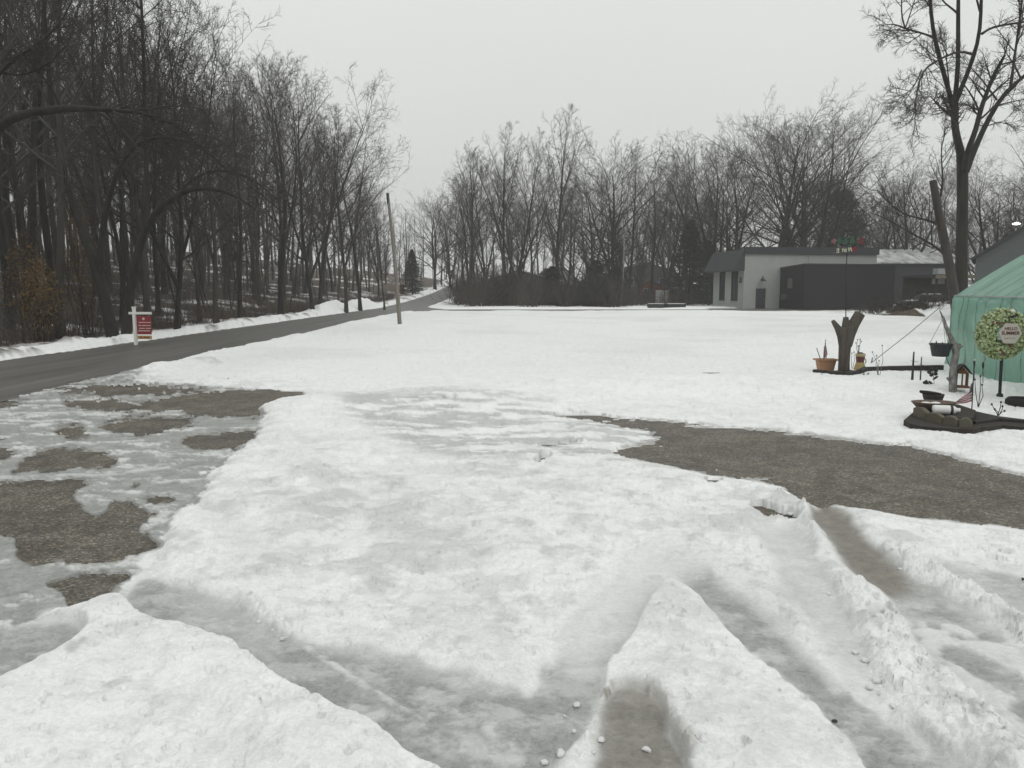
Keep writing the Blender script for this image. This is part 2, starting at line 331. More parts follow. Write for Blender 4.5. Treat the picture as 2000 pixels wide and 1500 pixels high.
lump_zone = np.maximum.reduce([band([(1640, 1150, 40), (1700, 1230, 60), (1780, 1340, 90), (1860, 1420, 110), (1960, 1540, 130)]), band([(1730, 1092, 18), (1860, 1150, 24), (2050, 1270, 40)]) * .9,
                               band([(1520, 960, 24), (1570, 1000, 24), (1590, 1040, 20)]) * .7, band([(470, 1185, 24), (560, 1250, 24)]) * .9,
                               band([(1060, 1470, 50), (1130, 1430, 50), (1180, 1380, 24)]) * .8, band([(1310, 1440, 30), (1360, 1500, 50)]) * .7,
                               band([(440, 910, 30), (520, 860, 40), (590, 930, 60)]) * .45, band([(320, 1070, 30), (380, 1120, 40)]) * .4,
                               band([(120, 1290, 40), (230, 1370, 60), (330, 1300, 50)]) * .25, band([(300, 1070, 20), (380, 985, 18), (430, 930, 18), (490, 880, 18), (515, 800, 10)]) * .5, band([(200, 1195, 16), (260, 1215, 16), (340, 1255, 16), (460, 1290, 16), (540, 1345, 14)]) * .3])
lump_zone = sstep(.15, .7, lump_zone)
wx_, wy_ = GX + .03 * n2, GY + .03 * fbm(GX * 7, GY * 7, 12, 3)
lh = (.55 * lumps(wx_, wy_, .17, 5, .6) + .8 * lumps(wx_, wy_, .085, 9, .65) + .8 * lumps(wx_, wy_, .05, 15, .6) + .5 * lumps(GX, GY, .028, 19, .6) + .006 * fbm(GX * 30, GY * 30, 44, 3))
snow_h = snow_h + .014 * mnd + mound * .42 + lump_zone * lh * .85
snow_h = snow_h + (.020 * n1 + .030 * fbm(GX * .8, GY * .8, 63, 3)) * (.5 + nearw * .5) + (.009 * n2 + .0045 * fbm(GX * 13, GY * 13, 35, 3)) * (1 - .6 * deep) + .0035 * fbm(GX * 22, GY * 22, 33, 3)
pits = np.maximum(lumps(GX + .05 * n2, GY + .05 * n1, .16, 41, .30, .14, .34), lumps(GX, GY, .07, 47, .35, .15, .4)); snow_h = snow_h - pits * .75 * (1 - lump_zone)
ice_h = .010 + .003 * n1 + .0015 * n2 + .012 * loose
hcov = 1 - sstep(.12, .88, np.maximum(np.maximum(np.maximum(.45 * soft + .55 * softw, blur(lot, 20, 11) * (.75 + .5 * sstep(-.5, .5, n2))), wear * .8), midice * .25) + .12 * n1 + .12 * n2)
edge_r = blur(asr, 40, 16)
snow_h = np.maximum(snow_h, .008); ice_h = np.maximum(ice_h, .005)
zz = snow_h * hcov * (1 - .85 * sstep(.05, .55, edge_r)) + ice_h * (1 - hcov) + .008 * edge_r
rutdeep = .035 * blur(fill(RUTS[5]), 6)
zz = zz - rutdeep * .0
asph_s = sstep(.46, .60, asph) * (1 - lump_zone * .8)
zz = zz * (1 - asph_s) - .03 * asph_s
# attributes
cold = np.clip(.42 * (1 - snowcov) + .34 * softw + .24 * np.maximum(soft, ice), 0, 1)
A_ice = np.clip(np.maximum(cold, (1 - snowcov) * (lot > .5)) * (1 - .75 * loose) * np.where(lot > .5, 1, clear), 0, 1) * (1 - mnd)
A_ice = np.maximum(A_ice, np.clip(midice * .5 + wear * .35, 0, .6) * (1 - mnd))
# damp, half-melted patches in the open snow
nmid = fbm(GX * 3.2, GY * 3.2, 57, 5, .6)
damp = (.20 * sstep(-.2, 1.0, .7 * n1 + .5 * n3 + .35 * nst) + .34 * sstep(.0, .9, nmid + .35 * n1) + .24 * sstep(.15, .9, n2)) * nearw
damp = damp + .30 * blur(fill([(640, 960), (760, 990), (900, 1060), (960, 1180), (1040, 1300), (900, 1280), (700, 1230), (560, 1200), (480, 1130), (560, 1050)]), 40, 24) * sstep(-.6, .6, n1 + n3)
A_ice = np.maximum(A_ice, np.clip(damp * .85 * (1 - .5 * mnd), 0, .42))
slush = np.clip(blur(lot, 42, 22) * 1.5, 0, 1) * (1 - lot) * sstep(-.35, .45, nmid + .5 * n2) * (1 - mnd) * .55
A_ice = np.maximum(A_ice, slush)
A_wet = sstep(.10, .44, asph) * (1 - asph_s) * (1 - sstep(.012, .035, zz))
gr = blur(fill([(1540, 960), (1620, 960), (1700, 1060), (1790, 1150), (1740, 1185), (1650, 1110), (1590, 1030)]), 12) * (1 - snowcov) * sstep(-.9, .3, n1 + .5)
pool = blur(fill(RUTS[5]), 10) * .55
rim = band([(1172, 1385, 9), (1188, 1362, 12), (1225, 1352, 14), (1262, 1364, 12)]) * .85 * sstep(-.5, .4, n2) + band([(1290, 1395, 14), (1310, 1440, 18), (1345, 1500, 26)]) * .38
slight = np.maximum.reduce([band([(140, 1310, 14), (165, 1290, 12)]) * .35, band([(205, 1365, 16), (250, 1352, 14)]) * .3, band([(640, 1010, 60), (720, 1000, 60)]) * .05, band([(1860, 1420, 40), (1930, 1400, 40)]) * .16])
A_dirt = np.clip(np.maximum.reduce([gr * .75, pool, rim, slight * sstep(-.3, .5, n2)]), 0, 1)

# far rows of the same sheet (beyond the plotted area)
gv_far = np.concatenate([np.arange(571.5, 600, .5), np.arange(600, V0 - .5, 1.0)])
FU, FV = np.meshgrid(gu, gv_far)
fa, fb = (FU - 1000) / FPX, (FV - 750) / FPX
ft = CAMH / (math.sin(PITCH) + fb * math.cos(PITCH))
FX, FY = ft * fa, ft * (math.cos(PITCH) - fb * math.sin(PITCH))
ALLX = np.concatenate([FX, GX]); ALLY = np.concatenate([FY, GY]); ALLU = np.concatenate([FU, GU])
def pad(a): return np.concatenate([np.zeros(FX.shape), a])
RX0, RX1 = -14.4, -9.35                                          # the road's two edges
nz = fbm(ALLX * .9, ALLY * .9, 77, 4); nz2 = fbm(ALLX * .25, ALLY * .25, 78, 4)
th = np.concatenate([.11 + .02 * fbm(FX * .5, FY * .5, 63, 3) + .012 * fbm(FX * 1.7, FY * 1.7, 64, 3), zz])
# field surface joins smoothly, berm along the mown edge of the field and along the road
def gauss(x, c, s): return np.exp(-((x - c) / s) ** 2)
field = sstep(11.5, 14, ALLY) * sstep(-9.2, -8, ALLX)
th = th + .05 * field * fbm(ALLX * .22, ALLY * .3, 79, 3)
fy_ = 15.6 + .9 * np.sin(ALLX * .35) + .04 * ALLX
th = th + .17 * gauss(ALLY, fy_ - 1.6, 1.5) * sstep(-8.2, -6, ALLX) * (1 - sstep(9, 14, ALLX)) * (1 + .3 * nz) * np.concatenate([np.ones(FX.shape), 1 - np.clip(blur(np.maximum(lot, asr), 14, 6) * 1.3, 0, 1)])
th = th + .13 * gauss(ALLX, RX1 + .75, .55) * sstep(16, 18, ALLY) * (1 - sstep(64, 67, ALLY)) * (1 + .45 * nz)
th = th + .22 * gauss(ALLX, RX0 - .8, .65) * sstep(12, 18, ALLY) * (1 + .55 * nz) 
heap = sstep(58, 64, ALLY) * (1 - sstep(80, 90, ALLY))
th = th + heap * gauss(ALLX, RX0 - 1.3 + .2 * nz2, .85) * .70 * (1 + .3 * fbm(ALLY * .22, ALLY * 0 + 3, 81, 3) + .06 * nz)
roadm = sstep(RX0 - .05, RX0 + .25, ALLX + .10 * nz) * (1 - sstep(RX1 - .22, RX1 + .05, ALLX + .10 * nz)) * sstep(5, 6, ALLY)
side = sstep(69.2, 69.8, ALLY + .25 * nz) * (1 - sstep(76.2, 76.9, ALLY - .25 * nz)) * sstep(-10.5, -9.6, ALLX) * (1 - sstep(40, 44, ALLX))
wedge = np.clip(np.minimum((ALLY - 60 - (ALLX - RX1) * 3.4) / 1.2, (86 - ALLY - (ALLX - RX1) * 3.2) / 1.2), 0, 1) * (ALLX > RX1 - .3)
apron = sstep(75, 76, ALLY) * (1 - sstep(80, 81, ALLY)) * sstep(19, 21, ALLX) * (1 - sstep(28, 30, ALLX + 2 * nz))
cut = np.clip(roadm + side + wedge + apron, 0, 1)
th = th * (1 - cut) - .12 * cut
# strip of grass-and-ice between road and lot near the left corner stays thin
woods = sstep(-16.4, -17.6, ALLX + .6 * nz) if False else 1 - sstep(-17.8, -16.2, ALLX + .5 * nz)
litter = woods * sstep(-.35, .25, nz2 * .8 + nz * .5 + .58)
vl = (1 - woods) * (1 - sstep(RX0 - .4, RX0 + .1, ALLX)) * sstep(.25, .7, nz + .3 * nz2) * (1 - heap) * .9
dirtp = sstep(54, 58, ALLY) * (1 - sstep(74, 78, ALLY)) * sstep(25, 33, ALLX) * sstep(-.15, .2, fbm(ALLX * .55, ALLY * .22, 84, 4) + .25 * sstep(28, 36, ALLX))
thick = sstep(88, 90, ALLY) * sstep(-9, -6, ALLX) * sstep(-.5, .2, nz2 + nz * .4 + .15)
litter = np.clip(np.maximum.reduce([litter, vl, dirtp, thick]), 0, 1)
th = th - .04 * litter * woods + .12 * dirtp * (1 + nz)
ALLZ = terrain(ALLX, ALLY) + th
nr, nc = ALLX.shape
V = np.stack([ALLX, ALLY, ALLZ], -1).reshape(-1, 3)
idx = np.arange(nr * nc).reshape(nr, nc)
F = np.stack([idx[:-1, :-1], idx[1:, :-1], idx[1:, 1:], idx[:-1, 1:]], -1).reshape(-1, 4)
# drop quads lying wholly under the asphalt
low = (np.concatenate([cut[:FX.shape[0]], np.maximum(cut[FX.shape[0]:], asph_s)]) > .995).ravel()
F = F[~low[F].all(1)]
# make normals point up
me = new_mesh('snow', V, F)
def attr(me, name, arr):
    a = me.attributes.new(name, 'FLOAT', 'POINT'); a.data.foreach_set('value', np.asarray(arr, np.float32).ravel())
fieldgrey = np.clip(field * (.09 + .13 * sstep(-.3, .9, nz2 + .5 * fbm(ALLX * .35, ALLY * 1.1, 88, 4))), 0, .35) * (1 - sstep(70, 76, ALLY))
attr(me, 'ice', np.maximum(pad(A_ice), fieldgrey * (1 - pad(sstep(700, 780, GV))))); attr(me, 'dirt', pad(A_dirt)); attr(me, 'litter', litter); attr(me, 'wet', pad(A_wet))

def attr_node(n, name):
    a = n.new('ShaderNodeAttribute'); a.attribute_name = name; return a.outputs['Fac']
def mixc(n, l, fac, a, b):
    m = n.new('ShaderNodeMix'); m.data_type = 'RGBA'
    for s, x in ((0, fac), (6, a), (7, b)):
        if isinstance(x, (int, float)): m.inputs[s].default_value = x
        elif isinstance(x, tuple): m.inputs[s].default_value = (*x, 1)
        else: l.new(x, m.inputs[s])
    return m.outputs[2]
def noise(n, l, vec, scale, detail=5, rough=.6, dist=0.0):
    t = n.new('ShaderNodeTexNoise'); t.inputs['Scale'].default_value = scale; t.inputs['Detail'].default_value = detail
    t.inputs['Roughness'].default_value = rough; t.inputs['Distortion'].default_value = dist; l.new(vec, t.inputs['Vector']); return t.outputs[0]
def ramp(n, l, fac, stops):
    r = n.new('ShaderNodeValToRGB'); l.new(fac, r.inputs[0]); e = r.color_ramp.elements
    while len(e) < len(stops): e.new(.5)
    for x, (p, c) in zip(e, stops):
        x.position = p; x.color = (*((c,) * 3 if isinstance(c, (int, float)) else c), 1)
    return r.outputs[0]
def math_(n, l, op, a, b=None):
    m = n.new('ShaderNodeMath'); m.operation = op
    for s, x in ((0, a), (1, b)):
        if x is None: continue
        if isinstance(x, (int, float)): m.inputs[s].default_value = x
        else: l.new(x, m.inputs[s])
    return m.outputs[0]
def blank(name):
    m = bpy.data.materials.new(name); m.use_nodes = True
    n, l = m.node_tree.nodes, m.node_tree.links
    tc = n.new('ShaderNodeTexCoord')
    return m, n, l, n['Principled BSDF'], tc.outputs['Object']
# snow / ice / dirty slush / leaf litter
M_SNOW, n, l, p, oc = blank('snow_and_ice')
fi, fd, fl = attr_node(n, 'ice'), attr_node(n, 'dirt'), attr_node(n, 'litter')
snowc = ramp(n, l, noise(n, l, oc, 3.5, 6), [(.3, (.84, .846, .836)), (.7, (.91, .913, .90))])
sm1 = ramp(n, l, noise(n, l, oc, 48, 4, .7), [(.32, .90), (.6, 1.02)]); sm2 = ramp(n, l, noise(n, l, oc, 11, 6, .72, .5), [(.30, .90), (.55, 1.02)])
for q_ in (sm1, sm2):
    ms = n.new('ShaderNodeMix'); ms.data_type = 'RGBA'; ms.blend_type = 'MULTIPLY'; ms.inputs[0].default_value = 1
    l.new(snowc, ms.inputs[6]); l.new(q_, ms.inputs[7]); snowc = ms.outputs[2]
icec = ramp(n, l, noise(n, l, oc, 5.5, 8, .68, .6), [(.28, (.275, .278, .266)), (.5, (.37, .374, .36)), (.72, (.49, .494, .48))])
ic2 = ramp(n, l, noise(n, l, oc, 16, 8, .74, 1.6), [(.34, .70), (.5, .98), (.68, 1.14)])
mm = n.new('ShaderNodeMix'); mm.data_type = 'RGBA'; mm.blend_type = 'MULTIPLY'; mm.inputs[0].default_value = 1
l.new(icec, mm.inputs[6]); l.new(ic2, mm.inputs[7])
c = mixc(n, l, fi, snowc, mm.outputs[2])
c = mixc(n, l, math_(n, l, 'MULTIPLY', attr_node(n, 'wet'), .75), c, (.165, .158, .142))
dirtc = ramp(n, l, noise(n, l, oc, 9, 6, .7), [(.3, (.10, .085, .062)), (.7, (.24, .205, .155))])
c = mixc(n, l, fd, c, dirtc)
litc = ramp(n, l, noise(n, l, oc, 2.2, 8, .75), [(.3, (.035, .028, .020)), (.55, (.085, .066, .047)), (.75, (.16, .13, .10))])
c = mixc(n, l, fl, c, litc)
# fine specks of grit on the snow
sp = ramp(n, l, noise(n, l, oc, 55, 2, .5), [(.735, 0.0), (.78, 1.0)])
c = mixc(n, l, math_(n, l, 'MULTIPLY', sp, .35), c, (.16, .14, .11))
l.new(c, p.inputs['Base Color'])
rr = n.new('ShaderNodeMapRange'); l.new(fi, rr.inputs[0]); rr.inputs[3].default_value = .85; rr.inputs[4].default_value = .38
l.new(rr.outputs[0], p.inputs['Roughness']); p.inputs['Specular IOR Level'].default_value = .3
hb = math_(n, l, 'ADD', noise(n, l, oc, 26, 6, .65), math_(n, l, 'MULTIPLY', noise(n, l, oc, 120, 3, .6), .35))
bp = n.new('ShaderNodeBump'); bp.inputs['Strength'].default_value = .75; bp.inputs['Distance'].default_value = .02
l.new(hb, bp.inputs['Height']); l.new(bp.outputs[0], p.inputs['Normal'])
tag(link('snow', me, M_SNOW), kind='structure')

# asphalt drive
M_ASPH, n, l, p, oc = blank('worn_asphalt')
v = n.new('ShaderNodeTexVoronoi'); v.inputs['Scale'].default_value = 58; l.new(oc, v.inputs['Vector'])
sepv = n.new('ShaderNodeSeparateColor'); l.new(v.outputs['Color'], sepv.inputs[0])
stones = ramp(n, l, sepv.outputs[0], [(.0, (.05, .046, .038)), (.45, (.105, .097, .081)), (.8, (.155, .142, .119)), (1.0, (.30, .28, .24))])
big = ramp(n, l, noise(n, l, oc, .9, 6, .6), [(.25, (.70, .70, .70)), (.5, (1.0, .97, .92)), (.75, (1.22, 1.14, 1.02))])
wetb = ramp(n, l, noise(n, l, oc, 2.6, 7, .7, .8), [(.42, (.62, .60, .56)), (.58, (1, 1, 1))])
resid = ramp(n, l, noise(n, l, oc, 1.7, 8, .72, 1.2), [(.57, 0.0), (.70, .38)])
mm0 = n.new('ShaderNodeMix'); mm0.data_type = 'RGBA'; mm0.blend_type = 'MULTIPLY'; mm0.inputs[0].default_value = 1
l.new(big, mm0.inputs[6]); l.new(wetb, mm0.inputs[7]); big = mm0.outputs[2]
mm = n.new('ShaderNodeMix'); mm.data_type = 'RGBA'; mm.blend_type = 'MULTIPLY'; mm.inputs[0].default_value = 1
stones = mixc(n, l, resid, stones, (.20, .195, .175))
l.new(stones, mm.inputs[6]); l.new(big, mm.inputs[7])
l.new(mm.outputs[2], p.inputs['Base Color']); p.inputs['Roughness'].default_value = .62
bp = n.new('ShaderNodeBump'); bp.inputs['Strength'].default_value = .6; bp.inputs['Distance'].default_value = .006
l.new(v.outputs['Distance'], bp.inputs['Height']); l.new(bp.outputs[0], p.inputs['Normal'])
def sheet(name, x0, x1, y0, y1, nx, ny, lift, m, edge=None):
    X, Y = np.meshgrid(np.linspace(x0, x1, nx), np.linspace(y0, y1, ny))
    if edge: X = X + edge(X, Y)
    Z = terrain(X, Y) + lift
    ix = np.arange(nx * ny).reshape(ny, nx)
    F = np.stack([ix[:-1, :-1], ix[:-1, 1:], ix[1:, 1:], ix[1:, :-1]], -1).reshape(-1, 4)
    return tag(link(name, new_mesh(name, np.stack([X, Y, Z], -1).reshape(-1, 3), F), m), kind='structure')
# bare earth under everything, out to the horizon
M_SOIL = mat('frozen_soil', (.10, .085, .065), .95, .4, .6, .4, 8)
sheet('ground', -900, 900, -60, 1500, 181, 313, -1.1, M_SOIL)
sheet('driveway', -9.3, 24, -6, 18.5, 2, 2, 0.0, M_ASPH)
M_ROAD, n, l, p, oc = blank('wet_road_asphalt')
mp = n.new('ShaderNodeMapping'); mp.inputs['Scale'].default_value = (1.3, .06, 1); l.new(oc, mp.inputs[0])
rc = ramp(n, l, noise(n, l, mp.outputs[0], 1.6, 6, .6), [(.28, (.070, .067, .060)), (.5, (.108, .103, .092)), (.72, (.150, .143, .130))])
fine = ramp(n, l, noise(n, l, oc, 45, 3, .7), [(.3, .75), (.7, 1.2)])
mm = n.new('ShaderNodeMix'); mm.data_type = 'RGBA'; mm.blend_type = 'MULTIPLY'; mm.inputs[0].default_value = 1
l.new(rc, mm.inputs[6]); l.new(fine, mm.inputs[7]); l.new(mm.outputs[2], p.inputs['Base Color']); p.inputs['Roughness'].default_value = .5
sheet('road', RX0 - .4, RX1 + .25, -20, 215, 7, 236, .012, M_ROAD)
sheet('side_road', RX1 + .25, 48, 60, 86, 59, 27, .008, M_ROAD)

# ---------------------------------------------------------------- bare trees
RNG = np.random.default_rng(7)
def unit(a): return a / np.maximum(np.linalg.norm(a, axis=-1, keepdims=True), 1e-9)
def tubes(P, R, sides):
    """P (n,k,3), R (n,k) -> verts, quads"""
    n, k = P.shape[:2]
    T = np.empty_like(P); T[:, 1:-1] = P[:, 2:] - P[:, :-2]; T[:, 0] = P[:, 1] - P[:, 0]; T[:, -1] = P[:, -1] - P[:, -2]
    T = unit(T); m = unit(T.mean(1)); ref = np.where(np.abs(m[:, 2:3]) < .8, np.array([[0, 0, 1.0]]), np.array([[1.0, 0, 0]]))
    N = unit(np.cross(T, ref[:, None, :])); B = np.cross(T, N)
    a = np.arange(sides) * 2 * np.pi / sides
    V = P[:, :, None, :] + R[:, :, None, None] * (N[:, :, None, :] * np.cos(a)[:, None] + B[:, :, None, :] * np.sin(a)[:, None])
    i = np.arange(n)[:, None, None] * k * sides; j = np.arange(k - 1)[None, :, None] * sides; s = np.arange(sides)[None, None, :]
    s2 = (s + 1) % sides
    F = np.stack([i + j + s, i + j + s2, i + j + sides + s2, i + j + sides + s], -1).reshape(-1, 4)
    return V.reshape(-1, 3), F
def join(parts):
    vs, fs, b = [], [], 0
    for v, f in parts: vs.append(v); fs.append(f + b); b += len(v)
    return np.concatenate(vs), np.concatenate(fs)
def sample(P, R, par, t):
    k = P.shape[1]; x = np.clip(t * (k - 1), 0, k - 1.001); i = x.astype(int); f = (x - i)[:, None]
    p = P[par, i] * (1 - f) + P[par, i + 1] * f; d = unit(P[par, i + 1] - P[par, i]); r = R[par, i] * (1 - f[:, 0]) + R[par, i + 1] * f[:, 0]
    return p, d, r
def grow(p, d, L, r0, k, rng, up=0.15, wob=.12, tip=.25):
    """curved branches from points p along d; up lifts them as they go"""
    n = len(p); P = np.empty((n, k, 3)); P[:, 0] = p; d = d.copy()
    for i in range(1, k):
        d = unit(d + rng.normal(0, wob, (n, 3)) + np.array([0, 0, 1.0]) * np.reshape(up, (-1, 1)))
        P[:, i] = P[:, i - 1] + d * (L / (k - 1))[:, None]
    R = r0[:, None] * np.linspace(1, tip, k)[None]
    return P, R
def spawn(P, R, per, t0, t1, ang, lf, rf, k, rng, up, wob, rmin, lmin=.1, plen=None, flat=0.0, bylen=False):
    n = len(P)
    if bylen:                                                     # long limbs carry more branches than short ones
        ln_ = np.linalg.norm(np.diff(P, axis=1), axis=2).sum(1); cts = np.maximum(2, np.round(per * ln_ / ln_.mean())).astype(int)
        par = np.repeat(np.arange(n), cts); m = len(par); j = np.concatenate([np.arange(c) for c in cts]); t = t0 + (t1 - t0) * (j + rng.random(m)) / cts[par]
        plen = np.full(n, ln_.mean() * .62)
    else:
        par = np.repeat(np.arange(n), per); m = len(par)
        t = t0 + (t1 - t0) * ((np.tile(np.arange(per), n) + rng.random(m)) / per)
    p, d, r = sample(P, R, par, t)
    q = unit(np.cross(d, rng.normal(0, 1, (m, 3)))); a = np.radians(rng.normal(ang, 9, m))[:, None]
    dd = unit(d * np.cos(a) + q * np.sin(a)); dd[:, 2] *= (1 - flat)
    pl = (np.linalg.norm(np.diff(P, axis=1), axis=2).sum(1) if plen is None else plen)[par]
    L = np.maximum(lf * pl * (1.05 - .62 * t) * rng.uniform(.65, 1.25, m), lmin)
    r0 = np.maximum(r * rf * rng.uniform(.8, 1.1, m), rmin)
    return grow(p, unit(dd), L, r0, k, rng, up, wob)
def twigs(P1, R1, rng, dens=(7, 6, 5), up=.14, rmin=.008, lf=(.5, .44, .48), t0=.2, ang=(44, 46, 46), wob=.075, bylen=False):
    """everything finer than the main limbs -> list of (V,F)"""
    P2, R2 = spawn(P1, R1, dens[0], t0, 1.0, ang[0], lf[0], .58, 7, rng, up, wob, rmin * 2.2, .5, bylen=bylen)
    P3, R3 = spawn(P2, R2, dens[1], .18, 1.0, ang[1], lf[1], .6, 5, rng, up, wob, rmin * 1.4, .3)
    P4, R4 = spawn(P3, R3, dens[2], .2, 1.0, ang[2], lf[2], .65, 4, rng, up, wob, rmin, .2)
    return [tubes(P2, R2, 5), tubes(P3, R3, 4), tubes(P4, R4, 3)]
def tree_mesh(seed, H=20, r0=.26, base=.35, n1=14, spread=.30, a_lo=55, a_hi=22, up=.12, lean=.02, fork=0, dens=(7, 6, 5), wig=.02, rmin=.009, prof='oval'):
    """-> (trunk mesh, crown mesh)"""
    rng = np.random.default_rng(seed); k = 12
    lead = []
    d0 = np.array([rng.normal(0, lean), rng.normal(0, lean), 1.0])
    P = np.zeros((1, k, 3)); d = unit(d0)
    for i in range(1, k):
        d = unit(d + rng.normal(0, wig, 3) + np.array([0, 0, .05])); P[0, i] = P[0, i - 1] + d * H * .93 / (k - 1)
    P[0, 0, 2] = -.5
    taper = np.linspace(1, 0, k) ** .8
    R = (r0 * (.10 + .90 * taper))[None]; R[0, 0] *= 1.5; R[0, 1] *= 1.02
    stems = [(P, R)]
    if fork:
        ft = base * .75
        p, dd, r = sample(P, R, np.zeros(fork, int), np.full(fork, ft) + rng.uniform(-.05, .12, fork))
        az = rng.uniform(0, 6.28) + np.arange(fork) * 6.28 / fork + rng.normal(0, .4, fork)
        dd = unit(np.stack([np.cos(az) * .42, np.sin(az) * .42, np.ones(fork)], 1))
        Lf = H * (1 - ft) * rng.uniform(.8, .98, fork)
        Pf, Rf = grow(p, dd, Lf, r * .78, k, rng, .05, .05, .14); stems.append((Pf, Rf))
    SP = np.concatenate([s[0] for s in stems]); SR = np.concatenate([s[1] for s in stems])
    L1P, L1R = [], []
    for q in range(len(SP)):
        m = n1 if q == 0 else int(n1 * .8)
        b = base if q == 0 else .22
        t = np.sort(b + (1.0 - b) * ((np.arange(m) + rng.random(m)) / m))
        p, dd, r = sample(SP, SR, np.full(m, q), np.clip(t, 0, .995))
        az = rng.uniform(0, 6.28) + np.arange(m) * 2.4 + rng.normal(0, .5, m)
        s = (t - b) / (1 - b); ang = np.radians(a_lo + (a_hi - a_lo) * s + rng.normal(0, 7, m))
        dir_ = np.stack([np.cos(az) * np.sin(ang), np.sin(az) * np.sin(ang), np.cos(ang)], 1)
        if prof == 'oval': pr = .45 + .75 * np.sin(np.pi * np.clip(s * .85 + .12, 0, 1))
        elif prof == 'fan': pr = .75 + .5 * (1 - s)
        else: pr = 1.15 - .8 * s
        L = H * spread * pr * rng.uniform(.75, 1.2, m)
        a, c = grow(p, unit(dir_ + dd * .25), L, np.maximum(r * .5, .02), 9, rng, up, .075, .22)
        L1P.append(a); L1R.append(c)
    P1, R1 = np.concatenate(L1P), np.concatenate(L1R)
    tv, tf = tubes(SP, SR, 9)
    cv, cf = join([tubes(P1, R1, 6)] + twigs(np.concatenate([P1, SP[:, -6:][:, [0, 0, 1, 1, 2, 3, 4, 4, 5]]]) if False else P1, R1, rng, dens, up, rmin))
    return new_mesh('trunk', tv, tf), new_mesh('crown', cv, cf)

M_BARK = mat('grey_brown_bark', (.010, .009, .0075), .95, 0, 3.5, .8, 14, col2=(.032, .029, .024), stretch=(1, 1, .25))
M_BARK2 = mat('pale_brown_bark', (.026, .0225, .019), .95, 0, 3.0, .8, 14, col2=(.062, .054, .045), stretch=(1, 1, .25))
M_TWIG = mat('bare_twigs', (.022, .0195, .017), .95, 0, .5, col2=(.046, .040, .034))
M_TWIG2 = mat('reddish_twigs', (.055, .045, .038), .95, 0, .8, col2=(.105, .084, .068))
M_TWIG3 = mat('pale_grey_twigs', (.040, .036, .031), .95, 0, .5, col2=(.085, .076, .066))
def top_of(pr):
    z = np.empty(len(pr[1].vertices) * 3, np.float32); pr[1].vertices.foreach_get('co', z); return float(np.percentile(z[2::3], 99.9))
def proto(tm, bark=None, twig=None):
    tm[0].materials.append(bark or M_BARK); tm[1].materials.append(twig or M_TWIG); return tm
FOREST = [proto(bark=(M_BARK2 if i in (1, 4) else None), twig=(M_TWIG3 if i in (0, 2, 4) else None), tm=tree_mesh(100 + i, 20, .19 + .03 * (i % 3), .24 + .07 * (i % 3), 17, .30, 70, 32, .04, .04, (0, 1, 0, 2, 0, 1)[i], (7, 6, 5), .045, .007)) for i in range(6)]
OPEN = [proto(tree_mesh(200 + i, 18, .34, .16, 14, .46, 72, 40, .035, .03, (2, 3, 2)[i], (9, 7, 5), .05, .007)) for i in range(3)]
FAN = [proto(tree_mesh(300 + i, 20, .26, .22, 16, .32, 50, 24, .04, .03, (1, 2, 0)[i], (9, 7, 5), .04, .007)) for i in range(3)]
SAPL = [proto(tree_mesh(400 + i, 9, .07, .25, 11, .24, 50, 25, .14, .06, 0, (6, 5, 3), .05, .006)) for i in range(4)]
TOPS = {}
def tops(pr):
    if pr[1].name not in TOPS: TOPS[pr[1].name] = top_of(pr)
    return TOPS[pr[1].name]
def tree(pr, loc, H, Hp, label, group=None, rz=None, name='bare_tree', cat='tree', lean=(0, 0), wide=1.0):
    s = H / tops(pr)
    r = thing(name, label, cat, loc, RNG.uniform(0, 6.28) if rz is None else rz, group)
    r.scale = (s * wide, s * wide, s); r.rotation_euler.x, r.rotation_euler.y = lean
    for nm, me in zip(('trunk', 'crown'), pr):
        o = bpy.data.objects.new(nm, me); COL.objects.link(o); o.parent = r
    return r
def spot(u, Y):
    x = (u - 1000) / FPX * Y * 1.0
    # small pitch correction: ground point under the ray column
    x *= 1.0 / (math.cos(PITCH) - ((VH + CAMH * FPX / Y - 750) / FPX) * math.sin(PITCH))
    return x, Y, tz(x, Y)
def height_for(vtop, Y, z): return max(3.0, CAMH + (VH - vtop) / FPX * Y * 1.0 - z)

# the envelope of tree tops along the picture, used to size the trees of the left wood
ENV = [(-500, -420), (0, -330), (150, -190), (250, -70), (330, 10), (375, 85), (430, 118), (520, 108), (600, 145), (690, 185), (740, 258), (790, 318), (825, 400), (900, 470)]
def env(u): return float(np.interp(u, [e[0] for e in ENV], [e[1] for e in ENV]))
G_LW = 'bare trees of the wood left of the road'
front = [  # u, Y, top, proto, label
 (20, 33, -260, 0, 'tall straight dark tree nearest the left edge, rising out of the rusty shrubs'),
 (62, 36, -240, 2, 'tall dark tree just right of the leftmost edge tree, behind the rusty shrubs'),
 (118, 31, -230, 4, 'thick upright dark trunk between the rusty shrubs and the leaning forked tree'),
 (288, 34, -90, 1, 'straight dark trunk right behind the white arm of the red sign'),
 (345, 36, 0, 3, 'thick dark trunk with branches down low, first one right of the red sign'),
 (424, 42, 100, 1, 'dark trunk forking in a narrow V, halfway between red sign and ploughed snow heap'),
 (470, 46, 108, 0, 'slim dark tree right of the narrow V forked trunk at the roadside'),
 (548, 52, 120, 5, 'dark roadside tree a little left of the ploughed snow heap'),
 (612, 60, 128, 3, 'broad thick-trunked dark tree standing behind the left end of the ploughed snow heap'),
 (676, 66, 222, 1, 'tall rounded bare tree behind the middle of the ploughed snow heap'),
 (704, 72, 290, 2, 'slender bare tree behind the right end of the ploughed snow heap'),
 (751, 75, 400, 4, 'slim dark trunk just left of the leaning wooden pole'),
]
